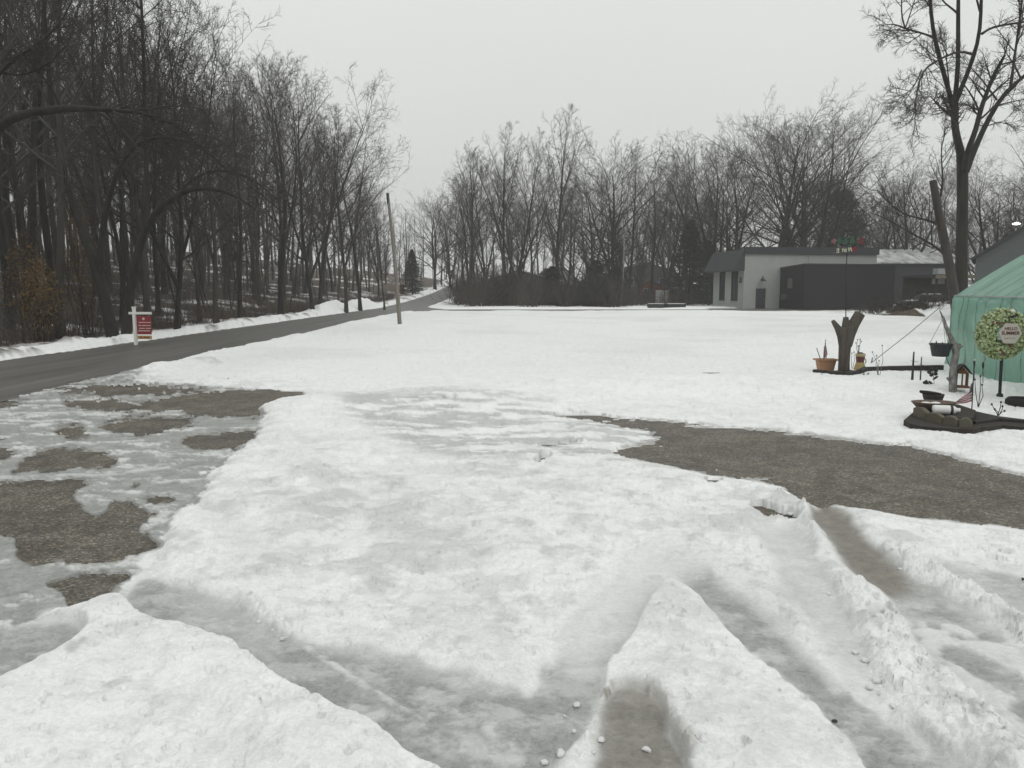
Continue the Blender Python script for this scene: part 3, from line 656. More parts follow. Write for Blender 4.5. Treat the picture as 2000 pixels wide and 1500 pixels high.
for u, Y, vt, q, lab in front:
    x, y, z = spot(u, Y); H = height_for(vt, Y, z)
    tree(FOREST[q], (x, y, z), H, 19.6, lab, G_LW, wide=.95)
def zone(u, Y):
    side_ = ('behind the rusty shrubs at the left edge' if u < 150 else 'behind the leaning forked tree and red sign' if u < 330 else
             'between the red sign and the ploughed snow heap' if u < 600 else 'behind the ploughed snow heap' if u < 745 else 'beyond the leaning wooden pole')
    deep_ = 'in the second row' if Y < 48 else 'further into the wood' if Y < 75 else 'deep in the wood'
    return deep_ + ' ' + side_
placed = [spot(u, Y)[:2] for u, Y, *_ in front]
cnt = 0; tries = 0
while cnt < 84 and tries < 5000:
    tries += 1
    Y = 30 + 105 * RNG.random() ** 1.15; u = RNG.uniform(-230, 835)
    x, y, z = spot(u, Y)
    if x > -17.6 - .02 * Y or any((x - a) ** 2 + (y - b) ** 2 < (2.0 + .012 * Y) ** 2 for a, b in placed): continue
    vt = env(u + (70 if u > 560 else 0)) + RNG.uniform(-5, 95) * (1 if u > 250 else 2)
    H = min(27, height_for(vt, Y, z))
    if H < 6: continue
    placed.append((x, y)); cnt += 1
    q = int(RNG.integers(0, 6))
    tree(FOREST[q], (x, y, z), H, 19.6, 'bare dark tree ' + zone(u, Y), G_LW, lean=(RNG.normal(0, .03), RNG.normal(0, .03)), wide=RNG.uniform(.75, 1.05))
cnt = 0
while cnt < 70:
    Y = 28 + 75 * RNG.random() ** 1.3; u = RNG.uniform(-150, 830); x, y, z = spot(u, Y)
    if x > -17.4 - .01 * Y: continue
    cnt += 1; H = RNG.uniform(4, 9)
    tree(SAPL[int(RNG.integers(0, 4))], (x, y, z), H, 8.8, 'thin bare sapling ' + zone(u, Y), 'saplings in the wood left of the road', name='sapling', cat='sapling', lean=(RNG.normal(0, .1), RNG.normal(0, .1)))

# ---- trees with a shape of their own, laid out limb by limb
def resample(P, R, k):
    P = np.array(P, float); R = np.array(R, float)
    s = np.concatenate([[0], np.cumsum(np.linalg.norm(np.diff(P, axis=0), axis=1))]); t = np.linspace(0, s[-1], k)
    Q = np.stack([np.interp(t, s, P[:, i]) for i in range(3)], 1)
    for _ in range(2): Q[1:-1] = .25 * Q[:-2] + .5 * Q[1:-1] + .25 * Q[2:]
    return Q, np.interp(t, s, R)
def limb(pts, Y, k=14, dy=0.0, seed=0):
    """pts: (u, v, width in px); returns the limb as world points at about depth Y"""
    rng = np.random.default_rng(seed); n = len(pts); off = np.cumsum(rng.normal(0, .25, n)) * (dy != 0) + np.linspace(0, dy, n)
    return resample([at(u, v, Y + o) for (u, v, w), o in zip(pts, off)], [max(.012, w / 2 * Y / FPX) for _, _, w in pts], k)
def limb_tree(label, trunks, limbs, Y, seed, dens=(9, 6, 5), name='bare_tree', group=None, bark=None, twig=None, up=.14, rmin=.008, lf=(.34, .45, .5), t0=.25, wob=.09):
    rng = np.random.default_rng(seed)
    tr = [limb(p, Y, 16, dy, i + seed) for i, (p, dy) in enumerate(trunks)]
    lm = [limb(p, Y, 12, dy, 50 + i + seed) for i, (p, dy) in enumerate(limbs)]
    base = Vector(tr[0][0][0]); base.z = tz(base.x, base.y)
    tv, tf = join([tubes(P[None], R[None], 10) for P, R in tr])
    cp = [tubes(P[None], R[None], 7) for P, R in lm]
    L1 = lm + [(resample(P[5:], R[5:], 12)) for P, R in tr[1:]]
    P1 = np.stack([a for a, _ in L1]); R1 = np.stack([b for _, b in L1])
    cp += twigs(P1, R1, rng, dens, up, rmin, lf, t0, wob=wob, bylen=True)
    cv, cf = join(cp)
    o = np.array(base)
    r = thing(name, label, 'tree', base, 0, group)
    link('trunk', new_mesh('trunk', tv - o, tf), bark or M_BARK, r); link('crown', new_mesh('crown', cv - o, cf), twig or M_TWIG, r)
    return r
def down(u, Y, z=-.4): return VH + (CAMH - z) / Y * FPX
# right-hand big tree
BT = 36.0
limb_tree('big spreading bare tree beside the green tent, forking high into several leaders',
 [([(1876, down(1876, BT, -.3), 25.8), (1877, 600, 23.2), (1878, 500, 21.5), (1880, 400, 19.8), (1880, 320, 19.8), (1878, 296, 18.9)], 0),
  ([(1880, 330, 17.2), (1876, 296, 14.6), (1867, 262, 12.9), (1863, 220, 12.0), (1862, 190, 12.0)], .3),
  ([(1863, 215, 10.3), (1855, 180, 8.6), (1847, 160, 8.2), (1837, 117, 7.7), (1823, 73, 6.9), (1818, 27, 6.0), (1814, -60, 4.7), (1806, -160, 2.6), (1800, -240, 0.9)], -1.2),
  ([(1863, 215, 9.5), (1868, 170, 8.6), (1872, 133, 8.2), (1871, 33, 7.3), (1873, -60, 5.2), (1868, -180, 2.6), (1872, -260, 0.9)], 1.0),
  ([(1866, 200, 9.5), (1883, 160, 8.2), (1903, 110, 7.3), (1917, 63, 6.5), (1915, 20, 6.0), (1920, -70, 4.3), (1934, -160, 2.6), (1938, -240, 0.9)], .6),
  ([(1884, 330, 12.9), (1890, 293, 10.3), (1907, 253, 9.0), (1913, 220, 8.6), (1930, 173, 6.9), (1947, 133, 6.0), (1963, 107, 4.3)], -1.0),
  ([(1886, 335, 13.8), (1899, 300, 11.2), (1923, 247, 9.5), (1947, 200, 8.6), (1973, 167, 7.7), (2000, 150, 6.5), (2050, 110, 4.3), (2090, 40, 2.6), (2110, -40, 0.9)], 1.4)],
 [([(1974, 168, 6.0), (1983, 100, 4.3), (1993, 33, 4.3), (2001, -50, 3.4), (2005, -130, 0.9)], .5),
  ([(1918, 66, 5.2), (1930, 55, 4.3), (1947, 50, 4.3), (1997, 44, 3.4), (2060, 30, 2.1), (2110, -10, 0.9)], .6),
  ([(1900, 106, 5.2), (1890, 97, 4.3), (1880, 95, 3.9), (1847, 108, 3.9), (1818, 125, 3.4), (1800, 137, 3.0), (1788, 173, 2.6), (1789, 217, 1.7), (1786, 250, 0.9)], -2.0),
  ([(1800, 137, 2.6), (1790, 160, 2.1), (1775, 185, 1.3), (1762, 205, 0.9)], -2.6),
  ([(1823, 73, 4.3), (1806, 66, 3.4), (1768, 56, 3.4), (1745, 45, 2.1), (1722, 50, 0.9)], -1.8),
  ([(1768, 56, 3.4), (1760, 30, 2.6), (1762, -20, 1.7), (1755, -70, 0.9)], -2.2), ([(1768, 56, 2.6), (1775, 35, 2.1), (1790, -10, 1.7), (1792, -70, 0.9)], -1.5),
  ([(1872, 28, 4.3), (1855, 12, 3.4), (1838, 4, 2.6), (1826, -40, 1.7), (1820, -80, 0.9)], .8),
  ([(1913, 220, 4.3), (1903, 195, 3.4), (1890, 175, 2.6), (1883, 165, 1.7)], -.6), ([(1947, 195, 4.3), (1925, 165, 3.0), (1905, 140, 2.1), (1895, 132, 0.9)], 1.5),
  ([(1950, 205, 3.0), (1985, 197, 2.1), (2010, 192, 1.7), (2040, 200, 0.9)], 2), ([(1926, 247, 2.6), (1945, 240, 1.7), (1968, 235, 0.9)], .5),
  ([(1846, 180, 2.6), (1835, 190, 2.1), (1826, 203, 0.9)], -.8), ([(1855, 175, 2.6), (1848, 110, 2.1), (1848, 85, 0.9)], .2), ([(1914, 22, 4.3), (1900, -30, 2.6), (1890, -90, 1.7), (1888, -140, 0.9)], 1)],
 BT, 21, (13, 9, 6.0), lf=(.80, .5, .5), t0=.2, up=.02, rmin=.0075, wob=.09)
# sawn-off trunk beside it
r = thing('sawn_trunk', 'leaning sawn-off tree trunk with flat top, left of the big spreading tree', 'tree trunk', Vector((0, 0, 0)))
Pt, Rt = limb([(1874, down(1874, 33, -.3), 21), (1868, 600, 19), (1858, 540, 17.5), (1846, 475, 16), (1834, 420, 15), (1826, 375, 13.5), (1822, 352, 13)], 33, 18)
Pb, Rb = limb([(1838, 440, 7), (1812, 428, 4.5), (1775, 424, 3.2), (1745, 405, 2.4), (1712, 372, 1.5)], 33, 10)
Pc, Rc = limb([(1832, 395, 5), (1840, 380, 4), (1842, 335, 3), (1836, 300, 2), (1846, 255, 1)], 33, 10)
Pd, Rd = limb([(1850, 500, 7), (1815, 472, 4), (1775, 455, 3), (1740, 430, 2), (1700, 415, 1)], 33, 10)
m_ = MB(); m_.tube(Pt, Rt, 12); m_.build('trunk', M_BARK2, r)
rg = np.random.default_rng(5); P1 = np.stack([Pb, Pc, Pd]); R1 = np.stack([Rb, Rc, Rd])
cv, cf = join([tubes(P1, R1, 6)] + twigs(P1, R1, rg, (10, 6, 4), .16, .007, (.55, .5, .5), .1))
link('crown', new_mesh('crown', cv, cf), M_TWIG, r)
# forked leaning tree and its neighbour near the red sign
limb_tree('dark forked tree leaning left beside the red sign, first trunk of the V',
 [([(224, down(224, 31, -.3), 26), (217, 640, 23), (208, 590, 22), (192, 523, 21), (180, 490, 19), (171, 470, 18), (149, 425, 15), (138, 392, 13), (128, 363, 12), (112, 300, 11), (98, 200, 9), (92, 80, 7), (80, -60, 4), (75, -160, 1)], 1.0),
  ([(196, 530, 14), (198, 470, 12), (201, 432, 12), (210, 390, 10), (224, 350, 9), (238, 315, 8), (251, 288, 8), (267, 276, 7.5), (300, 268, 7), (330, 266, 6), (375, 274, 4.5), (420, 300, 3), (450, 340, 1)], -2.5)],
 [([(201, 440, 8), (192, 400, 7), (188, 363, 7), (180, 300, 6), (186, 200, 5), (178, 80, 4), (182, -60, 2)], 1), ([(256, 284, 6), (280, 250, 4), (330, 232, 3), (390, 240, 2), (430, 280, 1)], -2),
  ([(300, 268, 5), (340, 285, 4), (372, 330, 3), (384, 390, 1)], -2), ([(330, 266, 4), (380, 258, 3), (440, 275, 2), (480, 320, 1)], -3), ([(100, 220, 6), (70, 150, 4), (40, 110, 3), (10, 100, 1)], 1)],
 31, 31, (12, 7, 5), up=-.05, lf=(.4, .5, .5), t0=.3, rmin=.007)
limb_tree('dark tree leaning right over the red sign, second trunk of the V',
 [([(246, down(246, 31, -.3), 22), (247, 640, 19), (253, 577, 17), (262, 520, 17), (269, 497, 16), (276, 465, 15), (283, 443, 14), (306, 411, 13), (333, 387, 12), (360, 369, 10), (387, 361, 8), (427, 364, 6), (470, 380, 4), (500, 410, 1.5)], -1.5),
  ([(281, 452, 11), (290, 420, 10), (286, 350, 9), (284, 250, 8), (281, 120, 7), (276, 0, 5), (270, -100, 1)], 1.0)],
 [([(350, 375, 7), (357, 366, 6.5), (387, 344, 6), (413, 330, 5), (453, 332, 4), (500, 350, 3), (540, 390, 1)], -2), ([(300, 418, 6), (330, 360, 5), (352, 300, 4), (360, 220, 3), (366, 150, 1)], .8),
  ([(284, 270, 5), (310, 210, 4), (330, 150, 3), (345, 90, 1)], 1), ([(400, 362, 5), (430, 400, 4), (450, 460, 2.5), (455, 510, 1)], -1.5), ([(284, 200, 4), (262, 140, 3), (250, 70, 1)], 0)],
 31, 41, (12, 7, 5), up=.0, lf=(.42, .5, .5), t0=.3, rmin=.007)
limb_tree('near tree at the left edge with a heavy limb arching across above the road',
 [([(-46, down(-46, 24, -.3), 30), (-44, 600, 26), (-40, 450, 24), (-30, 330, 22), (-26, 200, 19), (-40, 0, 14), (-36, -200, 9), (-40, -400, 2)], .3),
  ([(-30, 300, 18), (-12, 258, 17), (0, 233, 16.5), (27, 224, 16), (60, 220, 15), (93, 216, 14.5), (118, 210, 14.5), (149, 209, 13), (187, 214, 9), (230, 215, 7), (267, 217, 6), (330, 230, 4.5), (375, 262, 3), (408, 310, 1)], -1.5)],
 [([(183, 213, 8), (213, 232, 6.5), (232, 248, 6), (253, 267, 5), (272, 290, 3.5), (290, 330, 2), (300, 370, 1)], -1.2), ([(240, 216, 5), (290, 214, 4), (345, 205, 3), (410, 215, 1)], -2.5), ([(120, 211, 6), (100, 170, 4), (60, 120, 3), (30, 90, 1)], -1),
  ([(-30, 180, 10), (0, 140, 8), (30, 112, 7), (80, 85, 5), (125, 40, 3), (150, -20, 1)], -2), ([(0, 140, 5), (40, 150, 4), (90, 130, 3), (130, 90, 1)], -2), ([(200, 214, 5), (255, 232, 4), (320, 262, 3), (350, 320, 1)], -1)],
 24, 51, (12, 7, 5), up=-.06, lf=(.36, .5, .5), t0=.3, rmin=.006)

# ---- the tree line at the far side of the field
G_FL = 'bare trees along the far side of the field'
far = [  # u, Y, top, family, proto, label
 (850, 150, 372, OPEN, 0, 18, 'low rounded bare tree right where the road disappears over the crest'), (880, 165, 385, OPEN, 1, 18, 'small bare tree over the crest of the road'),
 (918, 112, 285, FAN, 0, 20, 'leftmost tall bare tree of the far thicket, by the road bend'), (948, 118, 300, FAN, 1, 20, 'bare tree second from the road in the far thicket'),
 (985, 108, 252, FAN, 2, 20, 'tall fan-shaped bare tree in the left half of the far thicket'), (1008, 104, 262, FAN, 1, 20, 'bare tree with many upright stems left of the tallest far tree'),
 (1040, 122, 300, FOREST, 1, 19.6, 'slim bare tree close behind the left side of the tallest far tree'), (1086, 106, 216, FAN, 2, 20, 'tallest bare tree of the far thicket with a long straight trunk'),
 (1125, 135, 350, FOREST, 3, 19.6, 'short bare tree in the dip right of the tallest far tree'), (1155, 118, 330, OPEN, 0, 18, 'bare tree leaning left of the thin light pole'),
 (1200, 108, 276, OPEN, 2, 18, 'wide bare tree directly behind the thin light pole'), (1228, 112, 282, FAN, 0, 20, 'upright bare tree just right of the thin light pole'),
 (1272, 116, 300, FOREST, 5, 19.6, 'bare tree behind the orange shed'), (1300, 122, 310, FAN, 1, 20, 'bare tree right of the orange shed'),
 (1330, 118, 300, FOREST, 3, 19.6, 'bare tree standing behind the dark conical evergreen'), (1392, 104, 246, OPEN, 1, 18, 'spreading bare tree above the slate awning of the white building'),
 (1432, 112, 258, OPEN, 0, 18, 'bare tree behind the corner of the white building'), (1508, 98, 190, OPEN, 2, 18, 'largest spreading bare tree behind the white building'),
 (1562, 104, 215, OPEN, 1, 18, 'spreading bare tree behind the roof edge of the white building'), (1592, 100, 204, OPEN, 0, 18, 'right-hand large bare tree leaning outward behind the white building'),
 (1660, 125, 330, OPEN, 2, 18, 'lower bare tree right of the white building beyond the weather vane'), (1720, 112, 330, OPEN, 1, 18, 'bare tree over the snowy roof beside the white building'),
 (1768, 92, 292, OPEN, 0, 18, 'bare tree rising behind the sawn-off trunk'), (1840, 104, 330, FAN, 0, 20, 'bare tree far behind the big spreading tree'),
 (1930, 72, 300, OPEN, 2, 18, 'dense bare tree behind the grey gabled house'), (1985, 80, 290, OPEN, 1, 18, 'bare tree at the right edge behind the grey gabled house'),
 (2060, 70, 250, OPEN, 0, 18, 'bare tree past the right edge behind the grey gabled house')]
for u, Y, vt, fam, q, hp, lab in far:
    x, y, z = spot(u, Y); tree(fam[q], (x, y, z), height_for(vt, Y, z), hp, lab, G_FL, wide=1.05 if fam is OPEN else .9)
for i in range(46):
    u = RNG.uniform(835, 1990); Y = RNG.uniform(118, 175) if u < 1700 else RNG.uniform(95, 150)
    vt = np.interp(u, [835, 900, 950, 1080, 1130, 1200, 1300, 1400, 1650, 1700, 2000], [420, 340, 320, 320, 385, 350, 345, 320, 320, 385, 350]) + RNG.uniform(0, 70)
    x, y, z = spot(u, Y); fam, hp = ((FOREST, 19.6), (FAN, 20))[int(RNG.integers(0, 2))]
    z_ = ('of the far tree line behind the brown thicket' if u < 1220 else 'of the far tree line behind the orange shed and evergreen' if u < 1400 else
          'of the far tree line behind the white building' if u < 1700 else 'of the far tree line behind the big spreading tree')
    tree(fam[int(RNG.integers(0, len(fam)))], (x, y, z), height_for(vt, Y, z), hp, 'slim bare background tree ' + z_, 'background trees of the far tree line', wide=RNG.uniform(.9, 1.3))
for i in range(36):
    u = RNG.uniform(880, 1420); Y = RNG.uniform(88, 104); x, y, z = spot(u, Y); H = RNG.uniform(4, 8)
    tree(SAPL[i % 4], (x, y, z), H, 8.8, 'thin bare sapling in the far thicket', 'saplings in the far thicket', name='sapling', cat='sapling', wide=1.3)

# ---- shrubs and undergrowth
def shrub_mesh(seed, H=2.2, stems=26, dens=(6, 5), spread=.55, rmin=.006):
    rng = np.random.default_rng(seed)
    p = np.concatenate([rng.normal(0, .22, (stems, 2)), np.full((stems, 1), -.1)], 1)
    az = rng.uniform(0, 6.28, stems); a = np.abs(rng.normal(0, spread, stems))
    d = np.stack([np.cos(az) * np.sin(a), np.sin(az) * np.sin(a), np.cos(a)], 1)
    P, R = grow(p, d, H * rng.uniform(.6, 1.1, stems), np.full(stems, .018), 7, rng, .03, .12, .35)
    P2, R2 = spawn(P, R, dens[0], .25, 1, 35, .42, .6, 5, rng, .05, .14, rmin * 1.3, .2)
    P3, R3 = spawn(P2, R2, dens[1], .2, 1, 38, .5, .6, 4, rng, .05, .14, rmin, .12)
    v, f = join([tubes(P, R, 4), tubes(P2, R2, 3), tubes(P3, R3, 3)])
    return new_mesh('shrub', v, f)
SHR = [shrub_mesh(i) for i in range(4)]
for m in SHR[:2]: m.materials.append(M_TWIG2)
for m in SHR[2:]: m.materials.append(M_TWIG)
def shrub(me, loc, s, label, group=None, w=1.0, name='shrub'):
    o = bpy.data.objects.new(name, me); COL.objects.link(o); o.location = loc; o.scale = (s * w, s * w, s); o.rotation_euler.z = RNG.uniform(0, 6.28)
    return tag(o, label, 'shrub', group)
G_TH = 'leafless shrubs of the far thicket'
for i in range(64):
    u = 893 + 345 * (i + RNG.random()) / 64; Y = RNG.uniform(83, 97); x, y, z = spot(u, Y)
    h = np.interp(u, [890, 930, 1000, 1100, 1160, 1240], [1.3, 2.1, 1.4, 1.2, 1.6, .9]) * RNG.uniform(.45, 1.4)
    zz_ = 'left end, by the road bend' if u < 960 else 'middle, below the tallest far tree' if u < 1110 else 'right end, by the thin light pole'
    shrub(SHR[int(RNG.choice([0, 1, 3, 2, 2]))], (x, y, z), h, 'brownish leafless shrub of the thicket beyond the field, ' + zz_, G_TH, 1.25)
for i in range(26):
    u = 1240 + 150 * (i + RNG.random()) / 26; Y = RNG.uniform(88, 105); x, y, z = spot(u, Y)
    shrub(SHR[int(RNG.integers(0, 4))], (x, y, z), RNG.uniform(.5, 1.1), 'leafless shrub between the thin light pole and the white building', 'leafless shrubs left of the white building', 1.3)
def undergrowth(name, n, area, hmin, hmax, m, seed):
    rng = np.random.default_rng(seed); pts = []
    while len(pts) < n:
        p = area(rng)
        if p: pts.append(p)
    p = np.array(pts); az = rng.uniform(0, 6.28, n); a = np.abs(rng.normal(0, .4, n))
    d = np.stack([np.cos(az) * np.sin(a), np.sin(az) * np.sin(a), np.cos(a)], 1)
    P, R = grow(p, d, rng.uniform(hmin, hmax, n), np.full(n, .011), 5, rng, .02, .16, .35)
    P2, R2 = spawn(P, R, 5, .25, 1, 42, .45, .7, 4, rng, .03, .16, .007, .15)
    v, f = join([tubes(P, R, 3), tubes(P2, R2, 3)])
    return tag(link(name, new_mesh(name, v, f), m), kind='stuff')
def wood_area(rng):
    Y = 27 + 85 * rng.random() ** 1.2; u = rng.uniform(-250, 840); x, y, z = spot(u, Y)
    return (x, y, z) if x < -17.2 - .01 * Y else None
undergrowth('undergrowth', 5200, wood_area, .5, 2.6, M_TWIG3, 3)
def edge_area(rng):
    y = rng.uniform(22, 120); x = -17.3 - abs(rng.normal(0, 1.1)); return (x, y, tz(x, y))
undergrowth('roadside_brush', 2300, edge_area, .3, 1.3, M_TWIG2, 4)
def far_area(rng):
    u = rng.uniform(860, 1420); Y = rng.uniform(90, 150); q = spot(u, Y); return q if q[0] > -7.5 else None
undergrowth('far_brush', 2600, far_area, .7, 2.6, M_TWIG2, 6)
# rusty shrubs that kept their leaves, left edge
M_RUST = mat('rusty_dry_leaves', (.085, .050, .018), .9, 0, 5, col2=(.15, .095, .035))
def leafy(seed, H, R, n, size=.07):
    rng = np.random.default_rng(seed)
    q = rng.normal(0, 1, (n, 3)); q = unit(q) * rng.random((n, 1)) ** .45; c = q * np.array([R, R, H / 2]) + np.array([0, 0, H * .52])
    c[:, :2] *= (.55 + .45 * np.sin(np.clip(c[:, 2:3] / H, 0, 1) * np.pi))
    a = unit(rng.normal(0, 1, (n, 3))); b = unit(np.cross(a, rng.normal(0, 1, (n, 3)))); s = size * rng.uniform(.5, 1.3, (n, 1))
    V = np.stack([c - a * s, c + b * s * .5, c + a * s, c - b * s * .5], 1).reshape(-1, 3)
    return V, np.arange(4 * n).reshape(-1, 4)
for i, (u, Y, H, R, lab) in enumerate([(60, 30, 4.2, .9, 'tall rusty leafed shrub at the left edge, left of the pair'), (88, 29, 3.2, .8, 'lower rusty leafed shrub nearest the road at the left edge'),
                                       (165, 33, 6.2, .8, 'tall brownish leafed sapling behind the leaning forked tree')]):
    x, y, z = spot(u, Y); r = thing('leafy_shrub', lab, 'shrub', (x, y, z), i)
    v, f = leafy(60 + i, H, R, 1500, .055); link('leaves', new_mesh('leaves', v, f, False), M_RUST, r)
    st = shrub_mesh(80 + i, H * .8, 14, (5, 3), .22); link('stems', st, M_TWIG, r)
# evergreens
M_NEEDLE = mat('dark_evergreen_needles', (.010, .014, .009), .9, 0, 1.6, col2=(.026, .034, .022))
def conifer(seed, H, R, n=260, blunt=.0):
    rng = np.random.default_rng(seed); vs = []
    t = rng.random(n) ** .8; z = H * (.05 + .93 * t); az = rng.uniform(0, 6.28, n); L = R * ((1 - t) ** (.8 if not blunt else .45) + .06) * rng.uniform(.75, 1.15, n)
    p = np.stack([0 * z, 0 * z, z], 1); d = np.stack([np.cos(az), np.sin(az), rng.normal(-.12, .15, n)], 1)
    P, Rr = grow(p, unit(d), L, np.full(n, .03), 6, rng, .03, .06, .3)
    per = 46; par = np.repeat(np.arange(n), per); tt = rng.uniform(.15, 1, n * per); q, dd, _ = sample(P, Rr, par, tt)
    side = unit(np.cross(dd, rng.normal(0, 1, (n * per, 3)))); a = unit(dd * .7 + side); b = unit(np.cross(a, rng.normal(0, 1, (n * per, 3))))
    s = rng.uniform(.12, .30, (n * per, 1)) * H / 11; w = s * .22
    V = np.stack([q, q + a * s * .5 + b * w, q + a * s, q + a * s * .5 - b * w], 1).reshape(-1, 3)
    return join([tubes(P, Rr, 3), (V, np.arange(len(V)).reshape(-1, 4))])
for i, (u, Y, vt, R, blunt, lab) in enumerate([(1345, 96, 432, 3.6, 0, 'dark conical evergreen left of the slate awning'), (1380, 101, 470, 3.0, 0, 'second dark evergreen tucked behind the slate awning'),
                                        (806, 130, 488, 2.3, 0, 'dark evergreen beside the road crest, right of the leaning pole'), (1078, 93, 520, 2.4, 1, 'low rounded dark evergreen under the tallest far tree'),
                                        (1165, 95, 508, 2.8, 1, 'rounded dark evergreen left of the thin light pole'), (1200, 97, 520, 2.2, 1, 'rounded dark evergreen right behind the thin light pole'), (1640, 118, 375, 4.5, 1, 'dark evergreen mass behind the right-hand large bare tree')]):
    x, y, z = spot(u, Y); H = height_for(vt, Y, z); r = thing('evergreen_tree', lab, 'evergreen', (x, y, z), i)
    v, f = conifer(90 + i, H, R, 420, blunt); link('crown', new_mesh('crown', v, f, False), M_NEEDLE, r)
    MB().tube([(0, 0, -.3), (0, 0, H * .5), (0, 0, H * .95)], [.16, .1, .02], 7).build('trunk', M_BARK, r)

# ---------------------------------------------------------------- buildings
M_WALL = mat('pale_grey_painted_block', (.325, .335, .32), .85, .07, 1.2, .15, 9)
M_SLATE = mat('slate_shingles', (.030, .034, .036), .75, .25, 3, .5, 12)
M_DARK = mat('dark_paint', (.022, .024, .025), .7, .2, 2)
M_NAVY = mat('dark_fascia', (.026, .026, .032), .7, .15, 2)
M_GLASS = mat('dark_window_glass', (.035, .040, .042), .12, .2, 1)
M_TRIM = mat('pale_trim', (.34, .35, .34), .7, .06, 3)
M_STEEL = mat('grey_steel', (.30, .31, .31), .45, .15, 4, metal=.4)
M_SNOWROOF = mat('roof_snow', (.74, .75, .745), .9, .04, 2, .5, 5)
RZ = math.atan2(.118, .993)
b = thing('commercial_building', 'low pale grey building with slate awning and a dark door across the snowy field', 'building', (23.9, 80, 0), RZ)
def wallbox(name, m, par, x0, x1, y0, y1, z0, z1, bevel=0):
    return MB().box(((x0 + x1) / 2, (y0 + y1) / 2, (z0 + z1) / 2), (x1 - x0, y1 - y0, z1 - z0)).build(name, m, par, bevel)
# front wall with a door opening, side wall with two tall window openings
fw = MB()
fw.box((.65, .15, 2.8), (1.3, .3, 5.6)); fw.box((8.5, .15, 2.8), (12.0, .3, 5.6)); fw.box((1.9, .15, 3.88), (1.2, .3, 3.44))
fw.build('front_wall', M_WALL, b)
sw = MB(); y0 = .302
for a, c in ((.302, 1.4), (3.3, 4.9), (6.6, 8.0)): sw.box((.15, (a + c) / 2, 2.8), (.3, c - a, 5.6))
for a, c in ((1.4, 3.3), (4.9, 6.6)):
    sw.box((.15, (a + c) / 2, .36), (.3, c - a, .72)); sw.box((.15, (a + c) / 2, 4.9), (.3, c - a, 1.4))
sw.build('side_wall', M_WALL, b)
MB().box((7.25, 8.15, 2.8), (14.5, .3, 5.6)).box((14.35, 4.15, 2.8), (.3, 7.7, 5.6)).build('rear_wall', M_WALL, b)
MB().box((7.25, 4.15, 5.5), (13.9, 7.7, .16)).build('roof', M_DARK, b)
MB().box((7.27, -.02, 5.96), (14.66, .44, .72)).box((14.5, 4.2, 5.96), (.4, 7.98, .72)).build('parapet', M_NAVY, b)
for a, c in ((1.4, 3.3), (4.9, 6.6)):
    f = MB()
    f.box((.10, a + .05, 2.46), (.10, .1, 3.48)).box((.10, c - .05, 2.46), (.10, .1, 3.48)).box((.10, (a + c) / 2, .77), (.10, c - a - .2, .1)).box((.10, (a + c) / 2, 4.15), (.10, c - a - .2, .1)).box((.10, (a + c) / 2, 2.46), (.08, .07, 3.28))
    w = f.build('window', M_DARK, b); MB().box((.13, (a + c) / 2, 2.46), (.03, c - a - .2, 3.28)).build('pane', M_GLASS, w)
    MB().box((-.04, (a + c) / 2, .70), (.16, c - a + .1, .08)).build('sill', M_TRIM, w)
aw = MB()
P = [(-1.15, 3.88), (-1.15, 3.98), (-.06, 6.08), (-.002, 6.08), (-.002, 3.88)]
vs = [(x, y, z) for y in (-.12, 8.5) for x, z in P]
aw.add(vs, [(4, 3, 2, 1, 0), (5, 6, 7, 8, 9)] + [(i, (i + 1) % 5, 5 + (i + 1) % 5, 5 + i) for i in range(5)]); aw.build('awning', M_SLATE, b)
d = MB().box((1.9, .1, 1.05), (1.08, .06, 2.06)).build('door', M_NAVY, b)
MB().tube([(2.32, .06, 1.0), (2.32, .0, 1.0), (2.2, .0, 1.0)], .018, 6).build('handle', M_STEEL, d)
MB().box((1.33, .09, 1.07), (.06, .12, 2.14)).box((2.47, .09, 1.07), (.06, .12, 2.14)).box((1.9, .09, 2.12), (1.08, .12, .08)).build('door_frame', M_TRIM, d)
ln = thing('gooseneck_lamp', 'black gooseneck barn lamp fixed over the dark door of the pale building', 'wall lamp', b.matrix_basis @ Vector((1.92, -.006, 3.0)), RZ)
MB().tube([(0, 0, 0), (0, -.16, .26), (0, -.30, .34), (0, -.44, .28), (0, -.48, .10)], .03, 7).build('arm', M_DARK, ln)
MB().lathe([(.03, .12), (.08, .08), (.18, -.06), (.34, -.16), (.33, -.17), (.02, -.02)], 18, (0, -.48, 0)).build('lamp_shade', M_DARK, ln)
MB().lathe([(.0, .05), (.09, .05), (.09, -.01), (0, -.01)], 12).build('wall_plate', M_DARK, ln)
pl = thing('wall_plaque', 'small dark plaque on the white pier beside the tall window', 'plaque', b.matrix_basis @ Vector((-.035, .75, 2.95)), RZ)
MB().box((0, 0, 0), (.06, .50, .60)).build('board', M_DARK, pl, .015); MB().box((-.034, 0, .18), (.008, .38, .05)).box((-.034, 0, 0), (.008, .3, .05)).build('raised_border', M_STEEL, pl)
dp = thing('downpipe', 'slim pale downpipe on the upper wall of the pale building', 'downpipe', b.matrix_basis @ Vector((7.0, -.06, 0)), RZ)
MB().tube([(0, 0, 4.3), (0, 0, 5.5)], .05, 8).build('pipe', M_TRIM, dp); MB().box((0, .0, 5.45), (.2, .11, .14)).build('hopper', M_TRIM, dp)
